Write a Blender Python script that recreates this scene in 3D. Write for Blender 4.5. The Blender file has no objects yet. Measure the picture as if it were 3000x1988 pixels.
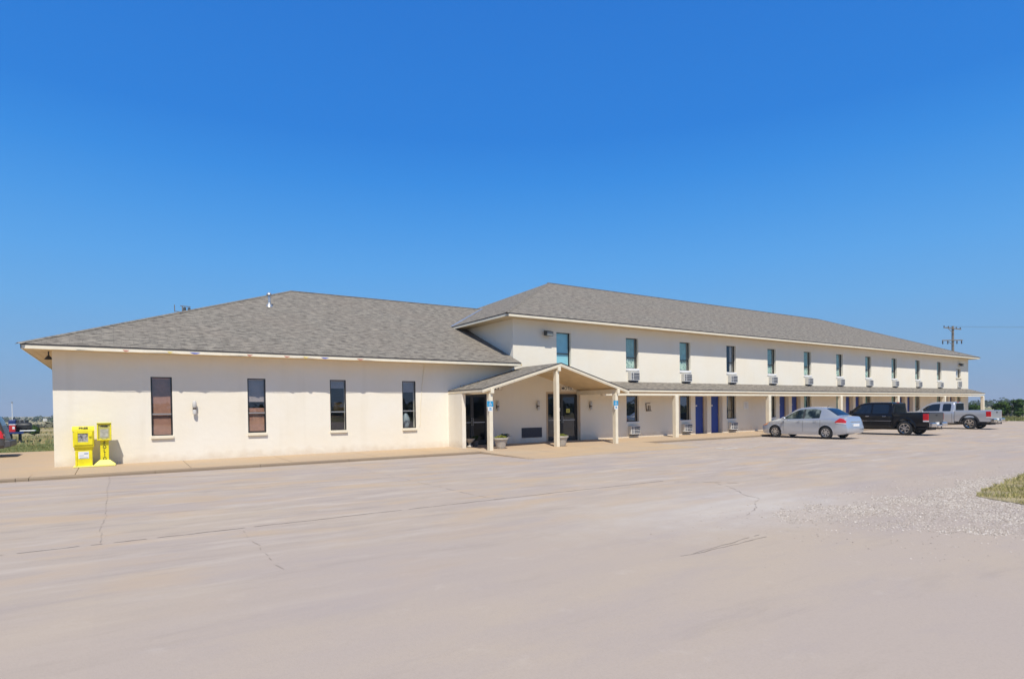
import bpy, math, random
from mathutils import Vector, Matrix, noise
R=math.radians
random.seed(7)
SC=bpy.context.scene
COL=SC.collection
# ------------------------------------------------------------------ helpers
class MB:
    def __init__(s): s.v=[];s.f=[];s.uv=[];s.mi=[]
    def add(s,vs,fs,uvs=None,m=0):
        b=len(s.v); s.v+= [tuple(p) for p in vs]
        for i,f in enumerate(fs):
            s.f.append([b+k for k in f]); s.mi.append(m)
            s.uv.append(uvs[i] if uvs else [(vs[k][0]+vs[k][1]*.37,vs[k][2]+vs[k][1]) for k in f])
    def poly(s,pts,uv=None,m=0): s.add(pts,[list(range(len(pts)))],[uv] if uv else None,m)
    def box(s,x0,x1,y0,y1,z0,z1,m=0):
        vs=[(x0,y0,z0),(x1,y0,z0),(x1,y1,z0),(x0,y1,z0),(x0,y0,z1),(x1,y0,z1),(x1,y1,z1),(x0,y1,z1)]
        s.add(vs,[(0,3,2,1),(4,5,6,7),(0,1,5,4),(1,2,6,5),(2,3,7,6),(3,0,4,7)],None,m)
    def prism(s,pts,a,b,axis='x',m=0):
        # pts: list of 2D points, extruded along axis from a to b
        def P(p,t):
            return (t,p[0],p[1]) if axis=='x' else ((p[0],t,p[1]) if axis=='y' else (p[0],p[1],t))
        n=len(pts); vs=[P(p,a) for p in pts]+[P(p,b) for p in pts]
        fs=[list(range(n))[::-1],list(range(n,2*n))]+[(i,(i+1)%n,n+(i+1)%n,n+i) for i in range(n)]
        s.add(vs,fs,None,m)
    def bar(s,p,q,w,h,m=0,up=(0,0,1)):
        p=Vector(p);q=Vector(q);d=(q-p).normalized();u=Vector(up)
        if abs(d.dot(u))>.98:u=Vector((1,0,0))
        r=d.cross(u).normalized()*w/2;t=r.cross(d).normalized()*h/2
        vs=[p-r-t,p+r-t,p+r+t,p-r+t,q-r-t,q+r-t,q+r+t,q-r+t]
        s.add(vs,[(0,3,2,1),(4,5,6,7),(0,1,5,4),(1,2,6,5),(2,3,7,6),(3,0,4,7)],None,m)
    def cyl(s,p,q,r0,r1=None,n=14,m=0,cap=True):
        if r1 is None:r1=r0
        p=Vector(p);q=Vector(q);d=(q-p).normalized()
        a=d.orthogonal().normalized();b=d.cross(a)
        vs=[];
        for c,r in((p,r0),(q,r1)):
            for i in range(n):
                t=2*math.pi*i/n; vs.append(c+a*math.cos(t)*r+b*math.sin(t)*r)
        fs=[(i,(i+1)%n,n+(i+1)%n,n+i) for i in range(n)]
        if cap: fs+=[list(range(n))[::-1],list(range(n,2*n))]
        s.add(vs,fs,None,m)
    def tube(s,pts,r,n=6,m=0):
        for i in range(len(pts)-1): s.cyl(pts[i],pts[i+1],r,r,n,m)
    def lathe(s,prof,c=(0,0,0),n=24,axis='z',m=0,closed=False):
        vs=[]
        for (r,h) in prof:
            for i in range(n):
                t=2*math.pi*i/n; x,y=r*math.cos(t),r*math.sin(t)
                if axis=='z': vs.append((c[0]+x,c[1]+y,c[2]+h))
                elif axis=='x': vs.append((c[0]+h,c[1]+x,c[2]+y))
                else: vs.append((c[0]+x,c[1]+h,c[2]+y))
        fs=[]
        k=len(prof)
        for j in range(k if closed else k-1):
            j2=(j+1)%k
            for i in range(n):
                i2=(i+1)%n; fs.append((j*n+i,j*n+i2,j2*n+i2,j2*n+i))
        s.add(vs,fs,None,m)
    def build(s,name,mats,parent=None,loc=(0,0,0),smooth=False,angle=40):
        me=bpy.data.meshes.new(name); me.from_pydata(s.v,[],s.f)
        if not isinstance(mats,(list,tuple)): mats=[mats]
        for m in mats: me.materials.append(m)
        L=me.uv_layers.new(name='UVMap'); k=0
        data=[]
        for u in s.uv:
            for c in u: data+= [c[0],c[1]]
        L.data.foreach_set('uv',data)
        me.polygons.foreach_set('material_index',s.mi)
        me.update()
        if smooth:
            me.polygons.foreach_set('use_smooth',[True]*len(me.polygons))
            me.set_sharp_from_angle(angle=R(angle))
        o=bpy.data.objects.new(name,me); COL.objects.link(o); o.location=loc
        if parent: o.parent=parent
        return o
def tag(o,label=None,cat=None,group=None,kind=None):
    if label:o['label']=label
    if cat:o['category']=cat
    if group:o['group']=group
    if kind:o['kind']=kind
    return o
def empty(name,loc=(0,0,0),rz=0,label=None,cat=None,group=None):
    o=bpy.data.objects.new(name,None);COL.objects.link(o);o.location=loc;o.rotation_euler=(0,0,rz)
    o.empty_display_size=.2
    return tag(o,label,cat,group)
def copy_tree(o,parent=None):
    c=o.copy();COL.objects.link(c);c.parent=parent
    for ch in list(o.children): copy_tree(ch,c)
    return c
def bevel(o,w=.01,seg=2):
    m=o.modifiers.new('bevel','BEVEL');m.width=w;m.segments=seg;m.limit_method='ANGLE';m.angle_limit=R(40);m.harden_normals=False
    return o
def text(body,size,mat,parent,name,mtx,depth=.004,bold=.0,sx=1.0,fit=None):
    c=bpy.data.curves.new('t','FONT');c.body=body;c.size=size;c.extrude=depth;c.offset=bold;c.align_x='CENTER';c.align_y='CENTER';c.resolution_u=3
    t=bpy.data.objects.new('t',c);COL.objects.link(t)
    dg=bpy.context.evaluated_depsgraph_get()
    me=bpy.data.meshes.new_from_object(t.evaluated_get(dg))
    bpy.data.objects.remove(t);bpy.data.curves.remove(c)
    if fit:
        xs_=[v.co.x for v in me.vertices];sx=fit/(max(xs_)-min(xs_))
    me.transform(Matrix.Diagonal((sx,1,1,1)));me.transform(mtx);me.materials.clear();me.materials.append(mat);me.name=name
    o=bpy.data.objects.new(name,me);COL.objects.link(o);o.parent=parent
    return o
FRONT=Matrix.Rotation(R(90),4,'X')    # text facing -Y, upright
def at(x,y,z,M=FRONT): return Matrix.Translation((x,y,z))@M
# ------------------------------------------------------------------ materials
LZ=-.14
def newmat(name):
    m=bpy.data.materials.new(name);m.use_nodes=True
    return m,m.node_tree.nodes,m.node_tree.links,m.node_tree.nodes['Principled BSDF']
def simple(name,col,rough=.6,metal=0,spec=.5,coat=0,var=0,vscale=3,bump=0,bscale=60):
    m,N,L,B=newmat(name)
    B.inputs['Base Color'].default_value=(*col,1);B.inputs['Roughness'].default_value=rough;B.inputs['Metallic'].default_value=metal
    B.inputs['Specular IOR Level'].default_value=spec;B.inputs['Coat Weight'].default_value=coat;B.inputs['Coat Roughness'].default_value=.05
    if var or bump:
        tc=N.new('ShaderNodeTexCoord')
    if var:
        n=N.new('ShaderNodeTexNoise');n.inputs['Scale'].default_value=vscale;n.inputs['Detail'].default_value=6
        L.new(tc.outputs['Object'],n.inputs['Vector'])
        r=N.new('ShaderNodeMapRange');r.inputs[1].default_value=.3;r.inputs[2].default_value=.7;r.inputs[3].default_value=1-var;r.inputs[4].default_value=1+var
        L.new(n.outputs['Fac'],r.inputs[0])
        x=N.new('ShaderNodeVectorMath');x.operation='SCALE';x.inputs[0].default_value=col
        L.new(r.outputs[0],x.inputs['Scale']);L.new(x.outputs[0],B.inputs['Base Color'])
    if bump:
        n2=N.new('ShaderNodeTexNoise');n2.inputs['Scale'].default_value=bscale;n2.inputs['Detail'].default_value=4
        L.new(tc.outputs['Object'],n2.inputs['Vector'])
        b=N.new('ShaderNodeBump');b.inputs['Strength'].default_value=bump;b.inputs['Distance'].default_value=.02
        L.new(n2.outputs['Fac'],b.inputs['Height']);L.new(b.outputs[0],B.inputs['Normal'])
    return m
def ramp(N,stops):
    r=N.new('ShaderNodeValToRGB');e=r.color_ramp.elements
    while len(e)<len(stops): e.new(.5)
    for i,(p,c) in enumerate(stops):
        e[i].position=p;e[i].color=(*c,1) if len(c)==3 else c
    return r
def mixc(N,L,fac,a,b,mode='MIX'):
    x=N.new('ShaderNodeMix');x.data_type='RGBA';x.blend_type=mode
    for sock,v in ((0,fac),(6,a),(7,b)):
        if hasattr(v,'is_output') or isinstance(v,bpy.types.NodeSocket): L.new(v,x.inputs[sock])
        elif isinstance(v,(int,float)): x.inputs[sock].default_value=v
        else: x.inputs[sock].default_value=(*v,1)
    return x.outputs[2]
def tex(N,L,kind,scale,src=None,detail=4,**kw):
    n=N.new(kind);n.inputs['Scale'].default_value=scale
    if 'Detail' in n.inputs:n.inputs['Detail'].default_value=detail
    for k,v in kw.items(): n.inputs[k].default_value=v
    if src is not None:L.new(src,n.inputs['Vector'])
    return n
def mapping(N,L,src,scale,rot=(0,0,0),loc=(0,0,0)):
    m=N.new('ShaderNodeMapping');m.inputs['Scale'].default_value=scale;m.inputs['Rotation'].default_value=rot;m.inputs['Location'].default_value=loc
    L.new(src,m.inputs['Vector']);return m.outputs[0]
def mrange(N,L,src,a,b,c,d):
    r=N.new('ShaderNodeMapRange');L.new(src,r.inputs[0])
    for i,v in enumerate((a,b,c,d)): r.inputs[i+1].default_value=v
    return r.outputs[0]
def math_(N,L,op,a,b=0):
    x=N.new('ShaderNodeMath');x.operation=op
    for i,v in enumerate((a,b)):
        if isinstance(v,(int,float)): x.inputs[i].default_value=v
        else: L.new(v,x.inputs[i])
    return x.outputs[0]

def stucco(name,c1,c2,stain=.25):
    m,N,L,B=newmat(name);tc=N.new('ShaderNodeTexCoord').outputs['Object']
    a=tex(N,L,'ShaderNodeTexNoise',.7,tc,5)
    col=mixc(N,L,mrange(N,L,a.outputs['Fac'],.35,.65,0,1),c1,c2)
    # faint rain streaks and patch repairs
    s=tex(N,L,'ShaderNodeTexNoise',1,mapping(N,L,tc,(2.2,2.2,.25)),5)
    col=mixc(N,L,mrange(N,L,s.outputs['Fac'],.55,.8,0,stain),col,(c2[0]*.78,c2[1]*.74,c2[2]*.66))
    g=tex(N,L,'ShaderNodeTexNoise',30,tc,3)
    col=mixc(N,L,mrange(N,L,g.outputs['Fac'],.62,.8,0,.12),col,(.45,.4,.33))
    sz=N.new('ShaderNodeSeparateXYZ');L.new(tc,sz.inputs[0]);dn=tex(N,L,'ShaderNodeTexNoise',3,tc,5)
    dz=math_(N,L,'ADD',sz.outputs[2],math_(N,L,'MULTIPLY',dn.outputs['Fac'],-.55))
    col=mixc(N,L,mrange(N,L,dz,-.28,.02,.38,0),col,(.52,.40,.27))
    L.new(col,B.inputs['Base Color']);B.inputs['Roughness'].default_value=.9;B.inputs['Specular IOR Level'].default_value=.2
    n=tex(N,L,'ShaderNodeTexNoise',55,tc,4);n2=tex(N,L,'ShaderNodeTexNoise',5,tc,3)
    h=math_(N,L,'ADD',n.outputs['Fac'],math_(N,L,'MULTIPLY',n2.outputs['Fac'],1.5))
    b=N.new('ShaderNodeBump');b.inputs['Strength'].default_value=.35;b.inputs['Distance'].default_value=.015
    L.new(h,b.inputs['Height']);L.new(b.outputs[0],B.inputs['Normal'])
    return m
def shingle(name,c1,c2,c3):
    m,N,L,B=newmat(name);uv=N.new('ShaderNodeTexCoord').outputs['UV']
    wob=tex(N,L,'ShaderNodeTexNoise',1.3,uv,3)
    vm=N.new('ShaderNodeVectorMath');vm.operation='MULTIPLY_ADD';L.new(wob.outputs['Color'],vm.inputs[0]);vm.inputs[1].default_value=(.05,.06,0);L.new(uv,vm.inputs[2])
    b=N.new('ShaderNodeTexBrick');L.new(vm.outputs[0],b.inputs['Vector'])
    b.inputs['Scale'].default_value=1;b.inputs['Brick Width'].default_value=.34;b.inputs['Row Height'].default_value=.145
    b.inputs['Mortar Size'].default_value=.006;b.inputs['Mortar Smooth'].default_value=.3;b.inputs['Bias'].default_value=0
    b.inputs['Color1'].default_value=(*c1,1);b.inputs['Color2'].default_value=(*c2,1);b.inputs['Mortar'].default_value=(*c3,1)
    b.offset=.37;b.squash=.8;b.squash_frequency=3
    # dark broken shadow dashes under the laminated tabs
    d=tex(N,L,'ShaderNodeTexNoise',1,mapping(N,L,uv,(2.8,10.5,1)),2)
    col=mixc(N,L,mrange(N,L,d.outputs['Fac'],.50,.60,0,.95),b.outputs['Color'],c3)
    l=tex(N,L,'ShaderNodeTexNoise',1,mapping(N,L,uv,(2.6,9.5,1),loc=(4,9,0)),2)
    col=mixc(N,L,mrange(N,L,l.outputs['Fac'],.52,.62,0,.7),col,(c1[0]*1.35,c1[1]*1.33,c1[2]*1.28))
    p=tex(N,L,'ShaderNodeTexNoise',.35,uv,4)
    col=mixc(N,L,mrange(N,L,p.outputs['Fac'],.4,.7,0,.3),col,(c2[0]*1.12,c2[1]*.98,c2[2]*.93))
    g=tex(N,L,'ShaderNodeTexNoise',70,uv,2)
    col=mixc(N,L,mrange(N,L,g.outputs['Fac'],.3,.7,0,.35),col,(c1[0]*.75,c1[1]*.75,c1[2]*.75))
    L.new(col,B.inputs['Base Color']);B.inputs['Roughness'].default_value=.95;B.inputs['Specular IOR Level'].default_value=.15
    bp=N.new('ShaderNodeBump');bp.inputs['Strength'].default_value=.6;bp.inputs['Distance'].default_value=.02
    L.new(b.outputs['Fac'],bp.inputs['Height']);bp.invert=True;L.new(bp.outputs[0],B.inputs['Normal'])
    return m
def concrete(name,c1,c2,c3,dirt=.35,scale=1,lot=False):
    m,N,L,B=newmat(name);tc=N.new('ShaderNodeTexCoord').outputs['Object']
    a=tex(N,L,'ShaderNodeTexNoise',.11*scale,tc,5,Roughness=.55)
    col=mixc(N,L,mrange(N,L,a.outputs['Fac'],.38,.62,0,1),c1,c2)
    p=tex(N,L,'ShaderNodeTexNoise',.32*scale,mapping(N,L,tc,(.5,1.2,1),loc=(7,3,0)),6,Roughness=.6)
    col=mixc(N,L,mrange(N,L,p.outputs['Fac'],.48,.72,0,.7),col,c3)
    bk=N.new('ShaderNodeTexBrick');L.new(mapping(N,L,tc,(1,1,1),loc=(.2,3.37,0)),bk.inputs['Vector']);bk.inputs['Scale'].default_value=1;bk.inputs['Brick Width'].default_value=6.1;bk.inputs['Row Height'].default_value=5.13;bk.inputs['Mortar Size'].default_value=0
    bk.inputs['Color1'].default_value=(.97,.97,.98,1);bk.inputs['Color2'].default_value=(1.02,1.015,1.0,1);bk.offset=0
    col=mixc(N,L,.8,col,bk.outputs['Color'],'MULTIPLY')
    wv=tex(N,L,'ShaderNodeTexNoise',1.0*scale,mapping(N,L,tc,(.3,.9,1),rot=(0,0,-.15),loc=(9,2,0)),6,Roughness=.65)
    col=mixc(N,L,mrange(N,L,wv.outputs['Fac'],.5,.75,0,.55),col,(c2[0]*.86,c2[1]*.88,c2[2]*.98))
    s=tex(N,L,'ShaderNodeTexNoise',1.0*scale,mapping(N,L,tc,(.35,1.6,1),rot=(0,0,.12)),7,Roughness=.7)
    col=mixc(N,L,mrange(N,L,s.outputs['Fac'],.55,.85,0,dirt),col,(c1[0]*.62,c1[1]*.62,c1[2]*.64))
    o=tex(N,L,'ShaderNodeTexNoise',2.3*scale,tc,6,Roughness=.7)
    col=mixc(N,L,mrange(N,L,o.outputs['Fac'],.6,.8,0,.45*dirt),col,(.62,.56,.5))
    g=tex(N,L,'ShaderNodeTexNoise',60,tc,3)
    col=mixc(N,L,mrange(N,L,g.outputs['Fac'],.45,.75,0,.16),col,(c1[0]*.6,c1[1]*.6,c1[2]*.6))
    if lot:
        sp=N.new('ShaderNodeSeparateXYZ');L.new(tc,sp.inputs[0])
        wn_=math_(N,L,'ADD',sp.outputs[1],math_(N,L,'MULTIPLY',a.outputs['Fac'],6))
        worn=mrange(N,L,wn_,-15.5,-11.0,0,1)     # older worn pour nearer the building
        st=tex(N,L,'ShaderNodeTexNoise',1,mapping(N,L,tc,(.55,2.6,1),rot=(0,0,.03)),7,Roughness=.65)
        col=mixc(N,L,math_(N,L,'MULTIPLY',worn,mrange(N,L,st.outputs['Fac'],.52,.72,0,.42)),col,(.25,.215,.19))
        st2=tex(N,L,'ShaderNodeTexNoise',1,mapping(N,L,tc,(.5,2.2,1),rot=(0,0,-.05),loc=(5,8,0)),7,Roughness=.65)
        col=mixc(N,L,math_(N,L,'MULTIPLY',worn,mrange(N,L,st2.outputs['Fac'],.52,.74,0,.5)),col,(.60,.54,.47))
        dv=N.new('ShaderNodeVectorMath');dv.operation='DISTANCE';L.new(mapping(N,L,tc,(.5,1,1)),dv.inputs[0]);dv.inputs[1].default_value=(4.6,-16.9,LZ)
        dd=math_(N,L,'ADD',dv.outputs['Value'],math_(N,L,'MULTIPLY',o.outputs['Fac'],2.2))
        col=mixc(N,L,math_(N,L,'MULTIPLY',mrange(N,L,dd,1.5,3.2,.5,0),mrange(N,L,s.outputs['Fac'],.35,.6,.35,1)),col,(.57,.54,.50))
        tb=tex(N,L,'ShaderNodeTexNoise',.9,mapping(N,L,tc,(.6,1.4,1),loc=(2,2,0)),5)
        col=mixc(N,L,math_(N,L,'MULTIPLY',worn,mrange(N,L,tb.outputs['Fac'],.5,.68,0,.5)),col,(.50,.36,.22))
    v=tex(N,L,'ShaderNodeTexVoronoi',.9,mapping(N,L,tc,(1,1,1),loc=(3,1,0)))
    vn=tex(N,L,'ShaderNodeTexNoise',6,tc,3)
    sp=math_(N,L,'ADD',v.outputs['Distance'],math_(N,L,'MULTIPLY',vn.outputs['Fac'],.08))
    col=mixc(N,L,mrange(N,L,sp,.075,.1,.35,0),col,(.2,.18,.16))
    L.new(col,B.inputs['Base Color']);B.inputs['Roughness'].default_value=.85;B.inputs['Specular IOR Level'].default_value=.25
    n=tex(N,L,'ShaderNodeTexNoise',90,tc,4);n2=tex(N,L,'ShaderNodeTexNoise',2.5,tc,4)
    h=math_(N,L,'ADD',n.outputs['Fac'],math_(N,L,'MULTIPLY',n2.outputs['Fac'],2))
    b=N.new('ShaderNodeBump');b.inputs['Strength'].default_value=.25;b.inputs['Distance'].default_value=.01
    L.new(h,b.inputs['Height']);L.new(b.outputs[0],B.inputs['Normal'])
    return m
def glass(name,tint=(.75,.8,.8),refl=1.45,rough=.01,minr=0.0):
    m,N,L,B=newmat(name);N.remove(B);out=N['Material Output']
    t=N.new('ShaderNodeBsdfTransparent');t.inputs[0].default_value=(*tint,1)
    g=N.new('ShaderNodeBsdfGlossy');g.inputs['Roughness'].default_value=rough;g.inputs[0].default_value=(.95,.97,1,1)
    f=N.new('ShaderNodeLayerWeight');f.inputs['Blend'].default_value=.5
    r0=((refl-1)/(refl+1))**2*1.6
    fr=math_(N,L,'ADD',r0,math_(N,L,'MULTIPLY',math_(N,L,'POWER',f.outputs['Facing'],4.0),1-r0))
    wn=tex(N,L,'ShaderNodeTexNoise',1.1,N.new('ShaderNodeTexCoord').outputs['Object'],2)
    bp=N.new('ShaderNodeBump');bp.inputs['Strength'].default_value=.04;bp.inputs['Distance'].default_value=.05;L.new(wn.outputs['Fac'],bp.inputs['Height']);L.new(bp.outputs[0],g.inputs['Normal'])
    mm=math_(N,L,'MAXIMUM',fr,minr)
    x=N.new('ShaderNodeMixShader');L.new(mm,x.inputs[0]);L.new(t.outputs[0],x.inputs[1]);L.new(g.outputs[0],x.inputs[2]);L.new(x.outputs[0],out.inputs[0])
    return m
def leafmat(name,c1,c2,c3=None,scale=1.2):
    m,N,L,B=newmat(name);tc=N.new('ShaderNodeTexCoord').outputs['Object']
    a=tex(N,L,'ShaderNodeTexNoise',scale,tc,4)
    col=mixc(N,L,mrange(N,L,a.outputs['Fac'],.35,.65,0,1),c1,c2)
    if c3: 
        b=tex(N,L,'ShaderNodeTexNoise',scale*.3,tc,4);col=mixc(N,L,mrange(N,L,b.outputs['Fac'],.45,.65,0,.8),col,c3)
    L.new(col,B.inputs['Base Color']);B.inputs['Roughness'].default_value=.8;B.inputs['Specular IOR Level'].default_value=.1
    return m

M={}
M['wall_r']=stucco('restaurant_stucco',(.80,.74,.61),(.81,.765,.66))
M['wall_m']=stucco('motel_stucco',(.81,.745,.605),(.81,.765,.65),.15)
M['trim']=simple('cream_trim_paint',(.78,.71,.55),.6,var=.06,bump=.1)
M['soffit']=simple('soffit_paint',(.66,.51,.30),.8,var=.08)
M['drip']=simple('dark_drip_edge',(.03,.027,.026),.7)
M['shin']=shingle('asphalt_shingles',(.262,.24,.205),(.205,.19,.162),(.078,.07,.062))
M['lot']=concrete('lot_concrete',(.435,.363,.298),(.405,.343,.302),(.455,.375,.285),.45,1,True)
M['walk']=concrete('walk_concrete',(.50,.365,.225),(.47,.355,.24),(.43,.36,.27),.35,2)
M['curb']=concrete('curb_concrete',(.30,.225,.15),(.27,.21,.15),(.34,.26,.17),.5,3)
M['joint']=simple('joint_tar',(.31,.26,.22),.9,var=.3,vscale=5)
M['bronze']=simple('dark_bronze_aluminium',(.035,.032,.03),.4,metal=.3)
M['alum']=simple('dull_aluminium',(.36,.36,.35),.45,metal=.6)
M['glass']=glass('window_glass',(.93,.95,.94),1.45,minr=.11)
M['tglass']=glass('tinted_glass',(.30,.33,.34),1.6)
M['dglass']=glass('dark_door_glass',(.12,.13,.13),1.25)
M['mglass']=glass('reflective_glass',(.35,.4,.4),1.9,minr=.22)
M['blind']=simple('brown_blind',(.50,.25,.165),.7,var=.12,vscale=9)
M['blindgrey']=simple('grey_blind',(.50,.42,.40),.7,var=.1)
M['bluepaper']=simple('light_blue_shade',(.32,.66,.74),.8,var=.06)
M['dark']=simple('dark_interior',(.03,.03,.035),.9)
M['darkwood']=simple('dark_wood',(.07,.035,.02),.6)
M['bluedoor']=simple('blue_door_paint',(.022,.06,.30),.45,var=.08,vscale=1.5)
M['jamb']=simple('tan_jamb',(.50,.38,.25),.8,var=.08)
M['ac']=simple('beige_metal',(.58,.57,.53),.5,var=.05)
M['acd']=simple('grille_dark',(.05,.055,.07),.7)
M['white']=simple('white_paint',(.78,.78,.76),.5,var=.03)
M['sconce']=simple('sconce_glass',(.56,.55,.52),.35)
M['brass']=simple('weathered_metal',(.16,.13,.1),.5,metal=.6)
M['galv']=simple('galvanised_steel',(.50,.52,.54),.4,metal=.7,var=.15,vscale=8)
M['yellow']=simple('yellow_plastic',(.80,.69,.012),.45,var=.14,vscale=5)
M['paleyellow']=simple('faded_yellow_plastic',(.82,.78,.20),.55,var=.05)
M['black']=simple('black_letter',(.02,.018,.015),.6)
M['papers']=None
M['signboard']=simple('sign_board',(.90,.86,.76),.6,var=.08)
M['signblue']=simple('accessible_sign_blue',(.03,.30,.55),.4)
M['pot']=simple('stone_planter',(.45,.415,.36),.8,var=.15,vscale=6,bump=.2)
M['soil']=simple('soil',(.06,.04,.03),.95)
M['plant']=leafmat('planter_leaves',(.10,.13,.02),(.20,.19,.04),None,8)
M['dplant']=leafmat('dark_leaves',(.02,.045,.015),(.04,.07,.02),None,8)
M['wood']=simple('weathered_pole_wood',(.20,.175,.15),.9,var=.2,vscale=4)
M['rubber']=simple('tyre_rubber',(.022,.022,.022),.85)
M['rim']=simple('alloy_rim',(.62,.62,.62),.28,metal=.8)
M['chrome']=simple('chrome',(.75,.75,.76),.12,metal=1)
M['silver']=simple('silver_paint',(.50,.535,.59),.22,metal=.5,coat=1)
M['silver2']=simple('pale_silver_paint',(.46,.48,.52),.28,metal=.45,coat=1)
M['blackp']=simple('black_paint',(.006,.006,.007),.3,spec=.3,coat=.35)
M['greyp']=simple('grey_paint',(.06,.055,.055),.4,metal=.0,coat=.3)
M['bluep']=simple('blue_paint',(.015,.04,.16),.5)
M['plas']=simple('black_plastic',(.03,.03,.032),.6)
M['bumpgrey']=simple('dark_grey_plastic',(.06,.062,.068),.55)
M['carglass']=simple('tinted_car_glass',(.012,.017,.024),.06,spec=.6)
def m_sideglass():
    m,N,L,B=newmat('side_glass');tc=N.new('ShaderNodeTexCoord').outputs['Object']
    a=tex(N,L,'ShaderNodeTexNoise',2.6,tc,3);r=ramp(N,[(.42,(.010,.016,.015)),(.54,(.03,.042,.038)),(.66,(.16,.19,.17))]);L.new(a.outputs['Fac'],r.inputs[0]);L.new(r.outputs[0],B.inputs['Base Color']);B.inputs['Roughness'].default_value=.08
    return m
M['clearglass']=m_sideglass()
M['red']=simple('red_lamp_lens',(.55,.012,.015),.2,coat=1)
M['clear']=simple('clear_lamp_lens',(.75,.70,.68),.15,coat=1)
M['amber']=simple('amber_lamp_lens',(.8,.30,.12),.2,coat=1)
M['seat']=simple('grey_seat_cloth',(.12,.12,.12),.9)
M['linep']=simple('worn_white_paint',(.62,.60,.56),.8,var=.2,vscale=6)

def m_paper():
    m,N,L,B=newmat('newspaper_print');tc=N.new('ShaderNodeTexCoord').outputs['Object']
    a=tex(N,L,'ShaderNodeTexNoise',14,tc,3)
    r=ramp(N,[(.35,(.04,.04,.05)),(.5,(.35,.33,.3)),(.6,(.55,.5,.48)),(.75,(.2,.25,.2))]);L.new(a.outputs['Fac'],r.inputs[0]);L.new(r.outputs[0],B.inputs['Base Color']);B.inputs['Roughness'].default_value=.6
    return m
M['papers']=m_paper()
def m_curtain():
    m,N,L,B=newmat('pale_green_curtain');uv=N.new('ShaderNodeTexCoord').outputs['Object']
    w=tex(N,L,'ShaderNodeTexNoise',6,mapping(N,L,uv,(1,1,.6)),4,Distortion=2.5)
    col=mixc(N,L,mrange(N,L,w.outputs['Fac'],.5,.56,0,1),(.52,.66,.56),(.14,.26,.21))
    L.new(col,B.inputs['Base Color']);B.inputs['Roughness'].default_value=.9
    return m
M['leafcurtain']=m_curtain()
M['curtain']=simple('teal_green_curtain',(.33,.55,.50),.9,var=.15,vscale=4)
def m_gravel():
    m,N,L,B=newmat('crushed_gravel');tc=N.new('ShaderNodeTexCoord').outputs['Object']
    v=tex(N,L,'ShaderNodeTexVoronoi',26,tc);v2=tex(N,L,'ShaderNodeTexVoronoi',55,tc)
    r=ramp(N,[(0,(.26,.22,.20)),(.35,(.42,.37,.33)),(.7,(.50,.45,.41)),(1,(.66,.62,.58))])
    sx=N.new('ShaderNodeSeparateColor');L.new(v.outputs['Color'],sx.inputs[0]);L.new(sx.outputs[0],r.inputs[0])
    col=mixc(N,L,mrange(N,L,v.outputs['Distance'],.25,.6,0,.75),r.outputs[0],(.17,.15,.14))
    g=tex(N,L,'ShaderNodeTexNoise',1.2,tc,4);col=mixc(N,L,mrange(N,L,g.outputs['Fac'],.4,.65,0,.6),col,(.45,.38,.31))
    sp=N.new('ShaderNodeSeparateXYZ');L.new(tc,sp.inputs[0])
    thin=math_(N,L,'ADD',sp.outputs[0],math_(N,L,'MULTIPLY',g.outputs['Fac'],5))
    col=mixc(N,L,mrange(N,L,thin,11.5,16.5,.95,.15),col,(.46,.39,.32))
    L.new(col,B.inputs['Base Color']);B.inputs['Roughness'].default_value=.9
    b=N.new('ShaderNodeBump');b.inputs['Strength'].default_value=.8;b.inputs['Distance'].default_value=.02;b.invert=True
    L.new(v.outputs['Distance'],b.inputs['Height']);L.new(b.outputs[0],B.inputs['Normal'])
    return m
M['gravel']=m_gravel()
def m_stone():
    m,N,L,B=newmat('loose_stones');g=N.new('ShaderNodeNewGeometry')
    r=ramp(N,[(0,(.26,.22,.19)),(.5,(.42,.365,.31)),(1,(.58,.53,.48))]);L.new(g.outputs['Random Per Island'],r.inputs[0]);L.new(r.outputs[0],B.inputs['Base Color']);B.inputs['Roughness'].default_value=.9
    return m
M['stone']=m_stone()
def m_grass(name,a,b,c):
    m,N,L,B=newmat(name);g=N.new('ShaderNodeNewGeometry')
    r=ramp(N,[(0,a),(.5,b),(1,c)]);L.new(g.outputs['Random Per Island'],r.inputs[0]);L.new(r.outputs[0],B.inputs['Base Color']);B.inputs['Roughness'].default_value=.8;B.inputs['Specular IOR Level'].default_value=.15
    return m
M['blade']=m_grass('grass_blades',(.22,.23,.07),(.42,.38,.15),(.60,.50,.28))
M['blade2']=m_grass('lawn_blades',(.09,.125,.035),(.18,.195,.07),(.32,.28,.13))
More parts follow.
